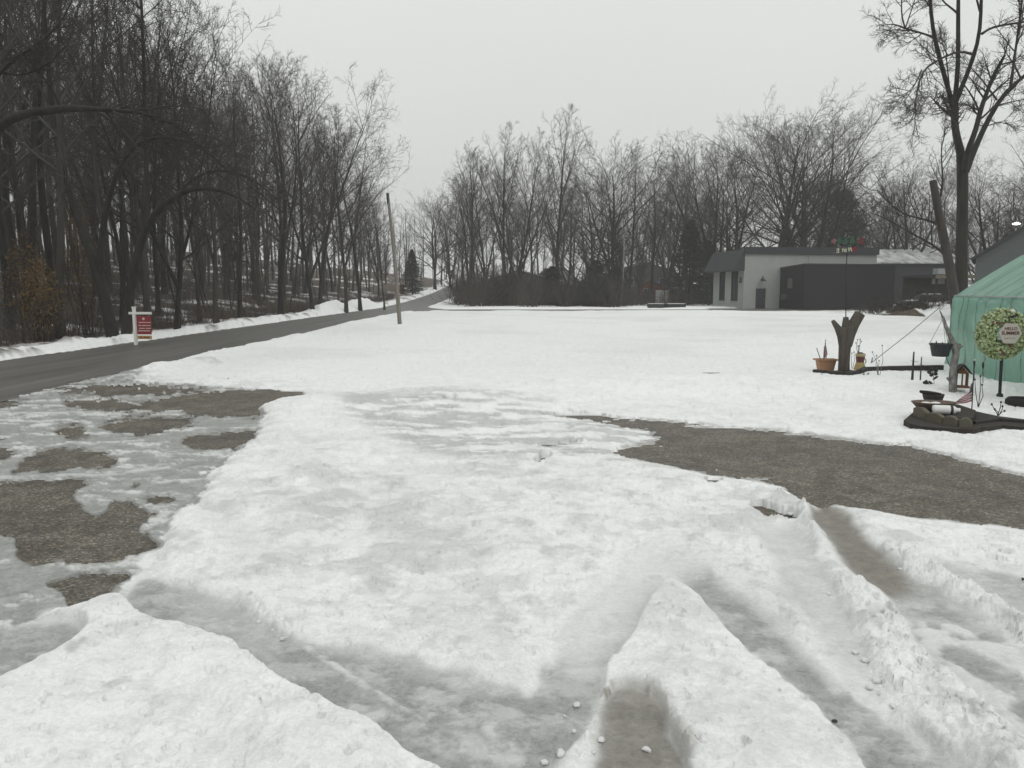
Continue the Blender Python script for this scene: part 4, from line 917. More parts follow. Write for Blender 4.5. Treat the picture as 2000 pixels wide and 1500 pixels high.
# dark lean-to in front of it
an = thing('storage_shed', 'long windowless dark lean-to shed built against the pale building', 'shed', (28.45, 75.5, 0), 0)
fp = [(-.66, 4.9, 4.1), (0, 0, 4.36), (9.2, .85, 4.32), (8.8, 5.2, 4.1)]
vs = [(x, y, 0) for x, y, z in fp] + [(x, y, z) for x, y, z in fp]
M_SHED = mat('charcoal_boards', (.007, .008, .009), .8, .22, 1.5, .3, 6, stretch=(1, 1, 3))
MB().add(vs, [(3, 2, 1, 0), (0, 1, 5, 4), (1, 2, 6, 5), (2, 3, 7, 6), (3, 0, 4, 7)]).build('wall', M_SHED, an)
vs = [(x * 1.005 - .08, y - .1 if y < 2 else y, z + h) for h in (.003, .13) for x, y, z in fp]
MB().add(vs, [(3, 2, 1, 0), (4, 5, 6, 7), (0, 1, 5, 4), (1, 2, 6, 5), (2, 3, 7, 6), (3, 0, 4, 7)]).build('roof', M_DARK, an)
g = math.atan2(-4.9, .66)
MB().box((-.40, 2.75, 2.6), (.9, .08, 1.0), g).build('notice_board', mat('weathered_notice', (.10, .105, .10), .8, .2, 4), an)
MB().box((-.60, 3.5, 1.25), (1.0, .34, .55), g).build('meter_box', mat('dull_box_paint', (.055, .050, .044), .7, .2, 4), an)
# carport with an air unit on it
cp = thing('carport', 'flat-roofed carport with a yellowish edge beam right of the dark shed', 'carport', (39.9, 73, .2), -.02)
MB().box((3.0, 3, 3.05), (6.4, 6.4, .14)).build('roof', M_DARK, cp)
MB().box((3.0, -.26, 2.98), (6.4, .10, .34)).build('fascia', mat('yellowed_fascia', (.15, .135, .09), .8, .25, 5), cp)
for x in (.1, 5.9):
    MB().box((x, .1, 1.45), (.16, .16, 3.05)).build('post', M_DARK, cp)
MB().box((3.0, 6.1, 1.45), (6.4, .12, 3.0)).build('back_wall', mat('grey_siding', (.050, .044, .038), .8, .2, 2, .2, 5), cp)
MB().box((.9, 1.3, 2.55), (1.2, .05, .5)).build('hanging_sign', M_TRIM, cp)
un = thing('rooftop_unit', 'pale boxy air unit resting on the carport roof', 'air unit', (40.1, 73.6, 3.33), -.02)
MB().box((1.2, 0, .33), (2.4, 1.0, .55)).build('housing', mat('pale_sheet_metal', (.30, .31, .31), .5, .15, 2), un, .04)
MB().box((.3, 0, .03), (.2, .9, .06)).box((2.1, 0, .03), (.2, .9, .06)).build('rail', M_DARK, un)
MB().lathe([(.0, .64), (.34, .64), (.34, .607), (0, .607)], 16, (1.7, 0, 0)).build('fan_guard', M_STEEL, un)

def gable_house(name, label, loc, rz, w, dpt, h, rh, wm, rm, windows=(), over=.35, chimney=None):
    r = thing(name, label, 'house', loc, rz)
    hw = w / 2
    MB().prism([(-hw, -.6), (hw, -.6), (hw, h), (0, h + rh), (-hw, h)], dpt, Matrix.Rotation(math.pi / 2, 4, 'X') @ Matrix.Translation((0, 0, -dpt))).build('wall', wm, r)
    L = math.hypot(hw, rh); a = math.atan2(rh, hw); t = .14
    m = MB()
    for s in (-1, 1):
        c = (s * (hw + over * math.cos(a)) / 2, dpt / 2, h + rh - (rh + over * math.sin(a)) / 2 + t / 2 + .012)
        m.box(c, (L + over, dpt + 2 * over, t), 0, 0, s * a)
    rf = m.build('roof', rm, r)
    if chimney: MB().box((chimney[0], chimney[1], h + rh * .9 + .4), (.6, .6, 1.6)).build('chimney', M_DARK, rf)
    for (x, z, ww, hh) in windows:
        f = MB().box((x, -.03, z), (ww + .16, .05, hh + .16)).build('window', M_TRIM, r); MB().box((x, -.058, z), (ww, .03, hh)).build('pane', M_GLASS, f)
    return r
x, y, z = spot(1760, 97)
sh = gable_house('snow_roofed_house', 'house with a snow-covered roof showing past the right end of the pale building', (50.5, 92, 0), math.pi / 2 + .06, 10, 12, 4.9, 1.6, M_DARK, mat('thawing_roof_snow', (.14, .14, .135), .9, 0, .55, .4, 5, col2=(.66, .67, .665), stretch=(1, 2.5, 1)))
M_SIDE = mat('blue_grey_siding', (.085, .096, .095), .8, .06, 1.2, .3, 4, stretch=(.2, .2, 6))
gh = gable_house('gabled_house', 'blue-grey gabled house behind the green tent at the right edge', (31.75, 41.95, -.2), -.55, 11.6, 9, 4.0, 4.1, M_SIDE, M_SLATE, [(-2.6, 2.4, 1.0, 1.4), (2.2, 2.4, 1.0, 1.4)], .3)
fl = thing('flood_lamp', 'small lit white lamp high on the blue-grey gable at the right edge', 'lamp', at(1985, 437, 42.6), -.55)
M_LIT = bpy.data.materials.new('lit_lamp'); M_LIT.use_nodes = True
_p = M_LIT.node_tree.nodes['Principled BSDF']; _p.inputs['Base Color'].default_value = (.8, .8, .8, 1); _p.inputs['Emission Color'].default_value = (1, .98, .95, 1); _p.inputs['Emission Strength'].default_value = 2.2
MB().lathe([(0, .06), (.10, .04), (.20, -.01), (.20, -.04), (.06, -.08), (0, -.09)], 16, (0, -.22, 0)).build('lamp_glass', M_LIT, fl)
MB().tube([(0, .08, .1), (0, -.08, .12), (0, -.22, .05)], .03, 7).build('bracket', M_STEEL, fl)
x, y, z = spot(1100, 138)
gable_house('white_gabled_cottage', 'small white gabled cottage glimpsed through the far thicket', (x, 138, z), .35, 5.5, 8, 3.0, 2.2, mat('white_siding', (.42, .42, .40), .8, .05, 2), M_SLATE, [(0, 1.8, 1.0, 1.1)])
x, y, z = spot(1012, 132)
gable_house('low_house', 'low grey house with a dark roof behind the left half of the far thicket', (x, 132, z), -.2, 11, 8, 2.7, 1.5, mat('dull_siding', (.12, .12, .115), .8, .1, 2), M_DARK, [(-2.5, 1.7, 1.3, .9), (2.5, 1.7, 1.3, .9)])
x, y, z = spot(1250, 128)
gable_house('orange_shed', 'rusty orange shed front glimpsed right of the thin light pole', (x + .2, 120, z + .2), -.1, 3.6, 4, 2.0, .7, mat('rust_orange_boards', (.20, .062, .028), .85, .25, 2, .3, 4, stretch=(5, 5, 1)), M_DARK, [(-.7, 1.2, .5, .8)])
x, y, z = spot(1262, 140)
gable_house('grey_far_house', 'blue-grey house standing behind the orange shed', (x, 140, z), .1, 12, 8, 4.2, 2.0, mat('slate_blue_siding', (.085, .095, .10), .85, .1, 1), M_DARK, [(-3, 2.8, 1.1, 1.3), (3, 2.8, 1.1, 1.3)])

# ---------------------------------------------------------------- poles, sign, street bits
M_POLE = mat('weathered_pole_wood', (.12, .11, .096), .9, 0, 4, .5, 20, col2=(.24, .22, .19), stretch=(6, 6, .4))
def pole(name, label, foot, tip, Y, w0, w1, m, sink=.4):
    A, B = at(*foot, Y), at(*tip, Y)
    A.z = tz(A.x, A.y) + .03
    r = thing(name, label, 'pole', A)
    d = (B - A); bend = Vector((.05, 0, 0)) * d.length / 6
    pts = [-d * (sink / d.length), Vector(), d * .3 + bend * .6, d * .55 + bend * .9, d * .8 + bend * .5, d]
    MB().tube(pts, [w0, w0, w0 * .93, w0 * .5 + w1 * .5, w1 * 1.05, w1], 12).build('shaft', m, r)
    return r, d
r, d = pole('wooden_pole', 'leaning weathered wooden pole standing alone in the snow near the road', (781, 634), (757, 378), 42.6, .115, .078, M_POLE)
MB().tube([d * .925, d * 1.002], [.082, .080], 12).build('pole_cap', M_DARK, r)
MB().tube([d * .16 + Vector((-.1, -.06, 0)), d * .155 + Vector((.1, -.06, 0))], .02, 6).build('staple', M_STEEL, r)
r, d = pole('thin_pole', 'thin pale utility pole in front of the far thicket', (1214, 592), (1219, 470), 87.5, .085, .06, mat('pale_pole_wood', (.20, .195, .18), .9, .15, 3))
MB().tube([d * .97 + Vector((-.28, 0, 0)), d * .97 + Vector((.28, 0, 0))], .035, 6).build('crosspiece', M_DARK, r)
# red hanging sign on a white post
sg = ground(267, 671, .06); s = sg.y / FPX
r = thing('yard_sign', 'red hanging sign on a white wooden post at the left roadside', 'sign', sg, -.10)
M_WHITE = mat('white_paint', (.66, .66, .64), .6, .06, 4); M_RED = mat('red_sign_board', (.20, .016, .022), .55, .12, 3); M_LET = mat('pale_lettering', (.55, .42, .40), .6, .03, 3); M_YEL = mat('yellow_rider_board', (.36, .25, .10), .6, .1, 3)
MB().box((-.03, 0, .60), (.095, .095, 1.36)).box((-.03, 0, 1.30), (.12, .12, .04)).build('post', M_WHITE, r, .006)
MB().box((.20, -.002, 1.09), (.84, .07, .085)).build('arm', M_WHITE, r, .005)
sb = MB().box((.32, 0, .66), (.54, .025, .66)).build('panel', M_RED, r, .004)
def text_mesh(body, size, M, name, m, parent, depth=.004, mirror=False, bold=0.0):
    cu = bpy.data.curves.new(name, 'FONT'); cu.body = body; cu.size = size; cu.align_x = 'CENTER'; cu.align_y = 'CENTER'; cu.extrude = depth; cu.offset = bold
    to = bpy.data.objects.new(name, cu); COL.objects.link(to); bpy.context.view_layer.update()
    me = bpy.data.meshes.new_from_object(to.evaluated_get(bpy.context.evaluated_depsgraph_get())); bpy.data.objects.remove(to); bpy.data.curves.remove(cu)
    if mirror: me.transform(Matrix.Scale(-1, 4, (1, 0, 0))); me.flip_normals()
    me.transform(M); me.materials.clear(); me.name = name
    return link(name, me, m, parent)
FACE = Matrix.Rotation(math.pi / 2, 4, 'X')                       # text standing up, read from -y
mk = MB()
mk.lathe([(0, 0), (.05, 0), (.05, .006), (0, .006)], 14)
mk.v = [(x + .32, -.013 - z, y + .885) for x, y, z in mk.v]
for zz_, segs in ((.76, ((.13, .16), (.30, .12), (.44, .14))), (.65, ((.12, .10), (.25, .2), (.47, .1))), (.55, ((.14, .22), (.40, .18))), (.46, ((.10, .44),))):
    for x0, w in segs: mk.box((x0 + w / 2, -.016, zz_), (w, .006, .030))
mk.build('lettering', M_LET, sb)
rd = MB().box((.32, 0, .225), (.54, .02, .13)).build('rider', M_YEL, r, .003)
mk = MB()
for x0, w in ((.14, .1), (.28, .08), (.39, .11)): mk.box((x0 + w / 2, -.013, .225), (w, .005, .05))
mk.build('lettering', M_RED, rd)
for x in (.12, .52): MB().tube([(x, 0, 1.05), (x, 0, .985)], .008, 5).build('hook', M_STEEL, r)
for i, (u, Y, c, lab) in enumerate([(775, 128, (.32, .12, .025), 'orange upright utility cabinet beside the road, right behind the leaning pole'), (786, 131, (.09, .045, .02), 'brown upright utility cabinet just right of the orange one by the road')]):
    x, y, z = spot(u, Y); r = thing('utility_cabinet', lab, 'cabinet', (x, y, z), .2, 'roadside utility cabinets'); m = mat('cabinet_paint', c, .6, .15, 3)
    MB().box((0, 0, .85), (.72, .5, 1.6)).build('body', m, r, .03); MB().box((0, 0, 1.70), (.80, .58, .1)).build('lid', m, r, .02); MB().box((0, -.256, .85), (.6, .012, 1.4)).build('door', m, r)
# low planters and crate beside the far pavement
for i, (u, w, lab) in enumerate([(1284, 1.9, 'left one of two low dark planter troughs by the far side road'), (1316, 2.2, 'right one of two low dark planter troughs by the far side road')]):
    x, y, z = spot(u, 80); r = thing('planter_trough', lab, 'planter', (x, y, z), 0, 'planter troughs by the side road')
    MB().add([(-w / 2, -.4, .0), (w / 2, -.4, .0), (w / 2, .4, 0), (-w / 2, .4, 0), (-w / 2 - .08, -.48, .5), (w / 2 + .08, -.48, .5), (w / 2 + .08, .48, .5), (-w / 2 - .08, .48, .5)], [(3, 2, 1, 0), (0, 1, 5, 4), (1, 2, 6, 5), (2, 3, 7, 6), (3, 0, 4, 7), (4, 5, 6, 7)]).build('trough', M_DARK, r)
    MB().box((0, 0, .53), (w, .8, .05)).build('soil', M_SNOWROOF, r)
x, y, z = spot(1292, 93); r = thing('electric_cabinet', 'grey electric cabinet among the shrubs left of the pale building', 'cabinet', (x, y, z))
MB().box((0, 0, .9), (1.4, .7, 1.8)).build('body', M_WALL, r, .03); MB().box((0, 0, 1.83), (1.5, .8, .08)).build('lid', M_TRIM, r); MB().box((-.34, -.36, .9), (.64, .02, 1.5)).box((.34, -.36, .9), (.64, .02, 1.5)).build('door', M_STEEL, r)
# parked dark car
cz = tz(35.5, 65)
r = thing('parked_car', 'dark parked car in front of the carport, half hidden by the dirt bank', 'car', (33.0, 64.5, cz), .06)
M_CAR = mat('dark_car_paint', (.012, .013, .016), .25, .1, 2); M_TYRE = mat('tyre_rubber', (.015, .015, .015), .9, .2, 8)
prof = [(0, .45), (.05, .72), (.35, .84), (1.15, .95), (1.75, 1.38), (2.2, 1.46), (2.95, 1.44), (3.65, 1.10), (4.3, 1.02), (4.5, .85), (4.5, .42), (4.3, .28), (.2, .26)]
MB().prism(prof, 1.7, FACE @ Matrix.Translation((0, 0, -1.7))).build('body', M_CAR, r, .06)
MB().prism([(1.33, .98), (1.84, 1.35), (2.28, 1.40), (2.28, .98)], .02, FACE @ Matrix.Translation((0, 0, .0))).prism([(2.36, .98), (2.36, 1.40), (2.92, 1.38), (3.42, 1.10), (3.42, .98)], .02, FACE).build('side_window', M_GLASS, r)
MB().add([(1.12, .2, .975), (1.12, 1.5, .975), (1.72, 1.4, 1.385), (1.72, .3, 1.385)], [(3, 2, 1, 0)]).build('windscreen', M_GLASS, r)
MB().box((2.55, .85, 1.47), (1.0, 1.3, .05)).box((.75, .85, .92), (.7, 1.2, .04), 0, 0, -.12).build('snow_cover', M_SNOWROOF, r, .02)
for x in (.85, 3.65):
    for y in (.08, 1.62):
        w = MB().tube([(x, y - .1, .31), (x, y + .1, .31)], .31, 20).build('wheel', M_TYRE, r); MB().tube([(x, y - .115, .31), (x, y + .115, .31)], .19, 14).build('rim', M_STEEL, w)
MB().box((.10, .25, .70), (.1, .3, .12)).build('headlight', M_TRIM, r); MB().box((.10, 1.45, .70), (.1, .3, .12)).build('headlight', M_TRIM, r); MB().box((4.47, .2, .85), (.08, .25, .14)).build('taillight', M_RED, r)
MB().box((1.5, -.10, 1.02), (.18, .14, .12)).build('mirror', M_CAR, r)
# dirt bank
def bank(name, label, cx, cy, rx, ry, h, seed):
    X, Y = np.meshgrid(np.linspace(-1, 1, 70), np.linspace(-1, 1, 40)); R = np.hypot(X, Y)
    Z = h * np.clip(1 - R ** 2, 0, 1) ** .8 * (1 + .5 * fbm(X * 3, Y * 3, seed, 4)) + .09 * fbm(X * rx * 2, Y * ry * 2, seed + 3, 3) * (R < .95) - .12 * (R > .97)
    WX, WY = cx + X * rx, cy + Y * ry; V = np.stack([WX, WY, terrain(WX, WY) + .06 + Z], -1).reshape(-1, 3); ix = np.arange(70 * 40).reshape(40, 70)
    F = np.stack([ix[:-1, :-1], ix[:-1, 1:], ix[1:, 1:], ix[1:, :-1]], -1).reshape(-1, 4)
    me = new_mesh(name, V, F); a = me.attributes.new('litter', 'FLOAT', 'POINT'); lit = np.clip(1 - sstep(-.25, .25, fbm(WX * .9, WY * .3, seed + 9, 5, .65) + .55 * (Z / h - .55)), 0, 1); a.data.foreach_set('value', lit.astype(np.float32).ravel())
    return tag(link(name, me, M_SNOW), label, 'dirt bank')
bank('dirt_bank', 'dark dirt bank with a snowy crest in front of the parked car', 30.6, 56, 3.6, 4.5, .8, 5)

for i, (u, Y, h) in enumerate([(1700, 60, .55), (1722, 58, .7), (1748, 57, .6), (1772, 56, .8), (1796, 57, .9), (1822, 55, .8), (1840, 57, 1.0), (1680, 63, .4)]):
    x, y, z = spot(u, Y); shrub(SHR[(2, 3, 0)[i % 3]], (x, y, z + .05), h, 'low leafless brush on the dirt bank in front of the parked car', 'brush on the dirt bank', 1.9)

# ---------------------------------------------------------------- green tent and garden corner
def G(u, v, lift=.10): return ground(u, v, lift)
def spx(Y): return Y / FPX
M_TENT = bpy.data.materials.new('green_tent_sheeting'); M_TENT.use_nodes = True
n, l = M_TENT.node_tree.nodes, M_TENT.node_tree.links; p = n['Principled BSDF']
tc = n.new('ShaderNodeTexCoord'); oc = tc.outputs['Object']
br = n.new('ShaderNodeTexBrick'); br.offset = 0; br.inputs['Scale'].default_value = 22; br.inputs['Mortar Size'].default_value = .035; br.inputs['Brick Width'].default_value = .5; br.inputs['Row Height'].default_value = .5
mp = n.new('ShaderNodeMapping'); l.new(oc, mp.inputs[0]); mp.inputs['Rotation'].default_value = (math.pi / 2, 0, math.pi / 2); l.new(mp.outputs[0], br.inputs['Vector'])
br.inputs['Color1'].default_value = (.31, .465, .39, 1); br.inputs['Color2'].default_value = (.31, .465, .39, 1); br.inputs['Mortar'].default_value = (.37, .52, .45, 1)
cl = ramp(n, l, noise(n, l, oc, 1.4, 5, .6), [(.3, .72), (.7, 1.2)])
mm = n.new('ShaderNodeMix'); mm.data_type = 'RGBA'; mm.blend_type = 'MULTIPLY'; mm.inputs[0].default_value = 1; l.new(br.outputs[0], mm.inputs[6]); l.new(cl, mm.inputs[7])
l.new(mm.outputs[2], p.inputs['Base Color']); p.inputs['Roughness'].default_value = .32
tr = n.new('ShaderNodeBsdfTranslucent'); tr.inputs[0].default_value = (.34, .62, .51, 1)
tp = n.new('ShaderNodeBsdfTransparent'); tp.inputs[0].default_value = (.75, .95, .85, 1)
m1 = n.new('ShaderNodeMixShader'); m1.inputs[0].default_value = .45; l.new(p.outputs[0], m1.inputs[1]); l.new(tr.outputs[0], m1.inputs[2])
m2 = n.new('ShaderNodeMixShader'); m2.inputs[0].default_value = .05; l.new(m1.outputs[0], m2.inputs[1]); l.new(tp.outputs[0], m2.inputs[2])
l.new(m2.outputs[0], n['Material Output'].inputs[0])
TA = at(1851, 700, 20.0); TA.z = 0; tdir = Vector((-.284, -.959, 0)); twid = Vector((.959, -.284, 0))
tent = thing('green_tent', 'translucent green gabled garden tent at the right edge of the picture', 'tent', TA, math.atan2(tdir.y, tdir.x))
# local x runs along the tent, local y (left of travel) points to its far side
prof = [(0, .06), (.0, .5), (-.01, 1.0), (.0, 1.45), (.015, 1.72), (.06, 1.83), (.25, 1.965), (.75, 2.32), (1.25, 2.68), (1.5, 2.85), (1.75, 2.68), (2.25, 2.32), (2.75, 1.965), (2.94, 1.83), (2.985, 1.72), (3.0, 1.0), (3.0, .06)]
pv = np.array(prof); tt = np.linspace(0, 1, len(pv)); t2 = np.linspace(0, 1, 72); pv = np.stack([np.interp(t2, tt, pv[:, i]) for i in range(2)], 1)
xs = np.linspace(0, 9.0, 110); XX, TT = np.meshgrid(xs, t2); YY = np.interp(TT, t2, pv[:, 0]); ZZ = np.interp(TT, t2, pv[:, 1])
sag = .5 - .5 * np.cos(XX / 1.5 * 2 * np.pi); roofw = sstep(.30, .42, TT) * (1 - sstep(.58, .70, TT))
wr = fbm(XX * 1.1 + TT * 3, TT * 9, 51, 4)
ZZ = ZZ - .035 * sag * roofw + .022 * wr * roofw; YY = YY + (.03 * sag + .035 * wr + .03 * fbm(XX * 4 + ZZ * 2, ZZ * .8, 52, 4)) * np.where(TT < .5, 1, -1) * (1 - roofw)
ZZ[0] += .05 * fbm(xs * 2, xs * 0, 53, 2)
# left of travel is -twid for this direction: flip so the tent lies on its far side
sgn = 1.0 if (Vector((-tdir.y, tdir.x, 0)).dot(twid) > 0) else -1.0
V = np.stack([XX, YY * sgn, ZZ], -1).reshape(-1, 3); ix = np.arange(72 * 110).reshape(72, 110); F = np.stack([ix[:-1, :-1], ix[:-1, 1:], ix[1:, 1:], ix[1:, :-1]], -1).reshape(-1, 4)
link('cover', new_mesh('cover', V, F), M_TENT, tent)
for x in (0.0, 9.0):
    MB().add([(x, y * sgn, z) for y, z in prof], [tuple(range(len(prof)))]).build('end_panel', M_TENT, tent)
M_HOOPSHADE = mat('dark_green_hoop_shade', (.060, .135, .105), .6, .15, 6)
P2 = np.stack([XX, YY * sgn, ZZ], -1)
for kx in range(0, 110, 9):                                      # dark strips on the sheeting: shade of hoops behind it, put in as colour
    c0 = P2[:, kx]; out_ = np.where(t2 < .3, -1, np.where(t2 > .7, 1, 0)) * sgn; q0 = c0 + np.stack([0 * t2 - .012, out_ * .006, np.where(out_ == 0, .006, 0)], 1); q1 = q0 + np.array([.024, 0, 0])
    v_ = np.concatenate([q0, q1]); a_i = np.arange(71); link('hoop_shade', new_mesh('hoop_shade', v_, np.stack([a_i, a_i + 1, a_i + 73, a_i + 72], 1)), M_HOOPSHADE, tent)
for x in np.arange(.03, 9.0, 1.5):
    MB().tube([(x, y * sgn * .97 + .04 * sgn, z * .985) for y, z in prof], .02, 6).build('frame_hoop', M_STEEL, tent)
for y, z in ((.03, 1.0), (.05, 1.84), (1.5, 2.84)):
    MB().tube([(.02, y * sgn, z), (8.98, y * sgn, z)], .016, 6).build('frame_rail', M_STEEL, tent)
tf = thing('tarpaulin', 'black tarpaulin folded on the snow against the foot of the tent', 'tarpaulin', G(1975, 770))
X, Y = np.meshgrid(np.linspace(-.5, 1.4, 40), np.linspace(-.12, .3, 12)); Z = .05 + .035 * fbm(X * 6, Y * 8, 3, 3)
ix = np.arange(480).reshape(12, 40); link('sheet', new_mesh('sheet', np.stack([X, Y, Z], -1).reshape(-1, 3), np.stack([ix[:-1, :-1], ix[:-1, 1:], ix[1:, 1:], ix[1:, :-1]], -1).reshape(-1, 4)), M_TYRE, tf)
MB().tube([(-.5, -.11, .05), (.4, -.13, .06), (1.4, -.1, .05)], .03, 7).build('hem', M_TYRE, tf)
rp = thing('guy_rope', 'grey guy rope slanting from the tent corner down to the snow', 'rope', G(1704, 707))
A = G(1704, 707); B = at(1850, 588, 19.9)
MB().tube([Vector(), (B - A) * .5 - Vector((0, 0, .03)), B - A], .010, 5).build('rope', mat('grey_rope', (.20, .195, .185), .9, .1, 30), rp)
MB().tube([Vector((0, 0, .12)), Vector((-.04, 0, -.1))], .02, 6).build('peg', M_STEEL, rp)

# sawn Y-shaped stump
S = G(1648, 727); Ys = S.y; k = spx(Ys)
def sp(u, v, dy=0): return at(u, v, Ys + dy) - S
M_STUMP = mat('weathered_stump_wood', (.050, .043, .035), .95, 0, 4, .7, 18, col2=(.11, .095, .080), stretch=(4, 4, .6))
r = thing('tree_stump', 'tall sawn tree stump shaped like a Y holding the weather vane pole', 'tree stump', S)
m = MB()
m.tube([sp(1648, 738), sp(1648, 724), sp(1648.5, 705), sp(1650, 676), sp(1651, 655), sp(1651, 640)], [12.2 * k, 11.0 * k, 10.6 * k, 11.4 * k, 13.5 * k, 11 * k], 16)
m.tube([sp(1649, 672), sp(1644, 655), sp(1636, 640), sp(1626, 626)], [11 * k, 9 * k, 6.5 * k, 3.6 * k], 12)
m.tube([sp(1651, 660), sp(1652, 640), sp(1652, 619)], [12 * k, 8 * k, 5 * k], 12)
m.tube([sp(1652, 674), sp(1659, 652), sp(1668, 632), sp(1680, 612)], [12 * k, 11.4 * k, 10.8 * k, 10.2 * k], 14)
o = m.build('trunk', M_STUMP, r); rm = o.modifiers.new('merge', 'REMESH'); rm.mode = 'VOXEL'; rm.voxel_size = .014; rm.use_smooth_shade = True
# weather vane
wv = thing('weather_vane', 'weather vane on a thin pole rising from the stump, with green figures and red arrow', 'weather vane', sp(1652, 619) + S)
O = sp(1652, 619) + S
def vp(u, v): return at(u, v, Ys) - O
MB().tube([vp(1652, 622), vp(1652.5, 560), vp(1654, 500), vp(1656, 466)], .011, 7).build('pole', M_DARK, wv)
M_CREAM = mat('cream_paint', (.50, .48, .36), .6, .08, 5); M_VGREEN = mat('faded_green_paint', (.030, .075, .050), .6, .15, 5); M_VRED = mat('faded_red_paint', (.17, .025, .03), .6, .15, 5); M_PINK = mat('faded_pink_paint', (.22, .08, .09), .6, .1, 5)
MB().tube([vp(1634, 490), vp(1672, 487)], .008, 6).build('cardinal_arm', M_DARK, wv)
MB().tube([vp(1626, 471), vp(1686, 472)], .009, 6).build('arrow_shaft', M_VGREEN, wv)
def vtext(ch, u, v, size, m, mir=False): text_mesh(ch, size, Matrix.Translation(vp(u, v)) @ FACE, 'letter', m, wv, .006, mir, .004)
vtext('E', 1636.5, 490, .13, M_CREAM, True); vtext('N', 1648, 489, .10, M_CREAM); vtext('S', 1653.5, 489.5, .09, M_CREAM); vtext('W', 1661, 487.5, .12, M_CREAM)
MB().box(vp(1668.5, 487), (.10, .02, .10)).build('weight', M_VRED, wv)
def vshape(name, pts, m, th=.014):
    c = [vp(u, v) for u, v in pts]
    MB().prism([(q.x, q.z) for q in c], th, Matrix.Translation((0, c[0].y + th / 2, 0)) @ FACE).build(name, m, wv)
vshape('arrow_tail', [(1675, 471), (1680, 466), (1686, 465), (1684, 470), (1686, 477), (1680, 476)], M_VRED); vshape('arrow_head', [(1623, 471), (1630, 465), (1632, 471), (1630, 477)], M_PINK)
for du, h in ((1640, 11), (1665, 14), (1652, 9)):
    vshape('green_figure', [(du - 4, 477), (du - 5, 472), (du - 3, 468), (du - 3.5, 463), (du, 475 - h), (du + 3.5, 464), (du + 2.5, 468), (du + 5, 473), (du + 3, 477)], M_VGREEN)
for du in (1642, 1668): vshape('black_figure', [(du - 3, 480), (du - 2, 476), (du + 2, 475.5), (du + 4, 478), (du + 3, 481)], M_DARK)

# border of dark edging board
M_EDGE = mat('dark_edging_board', (.032, .030, .028), .9, .3, 6, .3, 20)
def edging(name, label, pts, h, th=.04, lift=.07):
    q = [G(u, v, lift) for u, v in pts]; r = thing(name, label, 'edging', q[0])
    m = MB()
    for a, c in zip(q[:-1], q[1:]):
        d_ = c - a; m.box((a + c) / 2 - q[0] + Vector((0, 0, h / 2)), (d_.length + th * .9, th, h), math.atan2(d_.y, d_.x))
    m.build('board', M_EDGE, r, .006); return r, q
edging('garden_edging', 'dark low edging running right from the Y-shaped stump', [(1594, 731), (1612, 733), (1650, 737), (1676, 733), (1690, 726), (1740, 724), (1790, 723), (1836, 722)], .11, .12)
M_SOILD = mat('dark_garden_soil', (.030, .026, .021), .95, .4, 9, .8, 25)
def soil(name, pts, lift, h=.02):
    q = [G(u, v, lift) for u, v in pts]; MBs = MB(); n_ = len(q)
    MBs.add([(a.x, a.y, lift + h) for a in q] + [(a.x, a.y, lift - .15) for a in q], [tuple(range(n_))] + [(i, n_ + i, n_ + (i + 1) % n_, (i + 1) % n_) for i in range(n_)])
    return tag(MBs.build(name, M_SOILD), kind='structure')
soil('garden_soil', [(1765, 822), (1778, 829), (1800, 834), (1850, 838), (1900, 840), (1915, 836), (1960, 832), (2000, 836), (2080, 842), (2080, 826), (2000, 820), (1950, 814), (1905, 804), (1875, 793), (1835, 788), (1800, 795), (1784, 806)], .10, .010)
soil('bed_soil', [(1592, 730), (1612, 734), (1650, 738), (1672, 734), (1684, 727), (1660, 723), (1620, 725)], .10, .008)

soil('heaped_soil', [(1788, 806), (1812, 815), (1843, 822), (1872, 827), (1899, 829), (1905, 812), (1870, 800), (1820, 797)], .115, .085)
# terracotta window box with flag
S1 = G(1612, 724); k = spx(S1.y)
r = thing('terracotta_planter', 'orange terracotta planter box left of the Y-shaped stump', 'planter', S1)
M_TERRA = mat('terracotta', (.36, .205, .118), .85, .14, 8, .3, 40)
w0, w1, h, dp_ = 13 * k, 17 * k, 22 * k, .12
m = MB(); m.add([(-w0, -dp_ * .8, 0), (w0, -dp_ * .8, 0), (w0, dp_ * .8, 0), (-w0, dp_ * .8, 0), (-w1, -dp_, h), (w1, -dp_, h), (w1, dp_, h), (-w1, dp_, h)], [(3, 2, 1, 0), (0, 1, 5, 4), (1, 2, 6, 5), (2, 3, 7, 6), (3, 0, 4, 7)]); m.build('pot', M_TERRA, r)
m = MB(); m.box((0, -dp_ - .01, h), (w1 * 2 + .10, .035, .035)).box((0, dp_ + .01, h), (w1 * 2 + .10, .035, .035)).box((-w1 - .03, 0, h), (.035, dp_ * 2 - .015, .035)).box((w1 + .03, 0, h), (.035, dp_ * 2 - .015, .035)); m.build('rim', M_TERRA, r, .006)
MB().box((0, 0, h - .03), (w1 * 2 - .02, dp_ * 2 - .02, .02)).build('soil', M_SOILD, r)
M_FR = mat('flag_red', (.24, .045, .055), .8, .1, 6); M_FW = mat('flag_white', (.52, .47, .48), .8, .05, 6); M_FB = mat('flag_blue', (.035, .036, .075), .8, .1, 6)
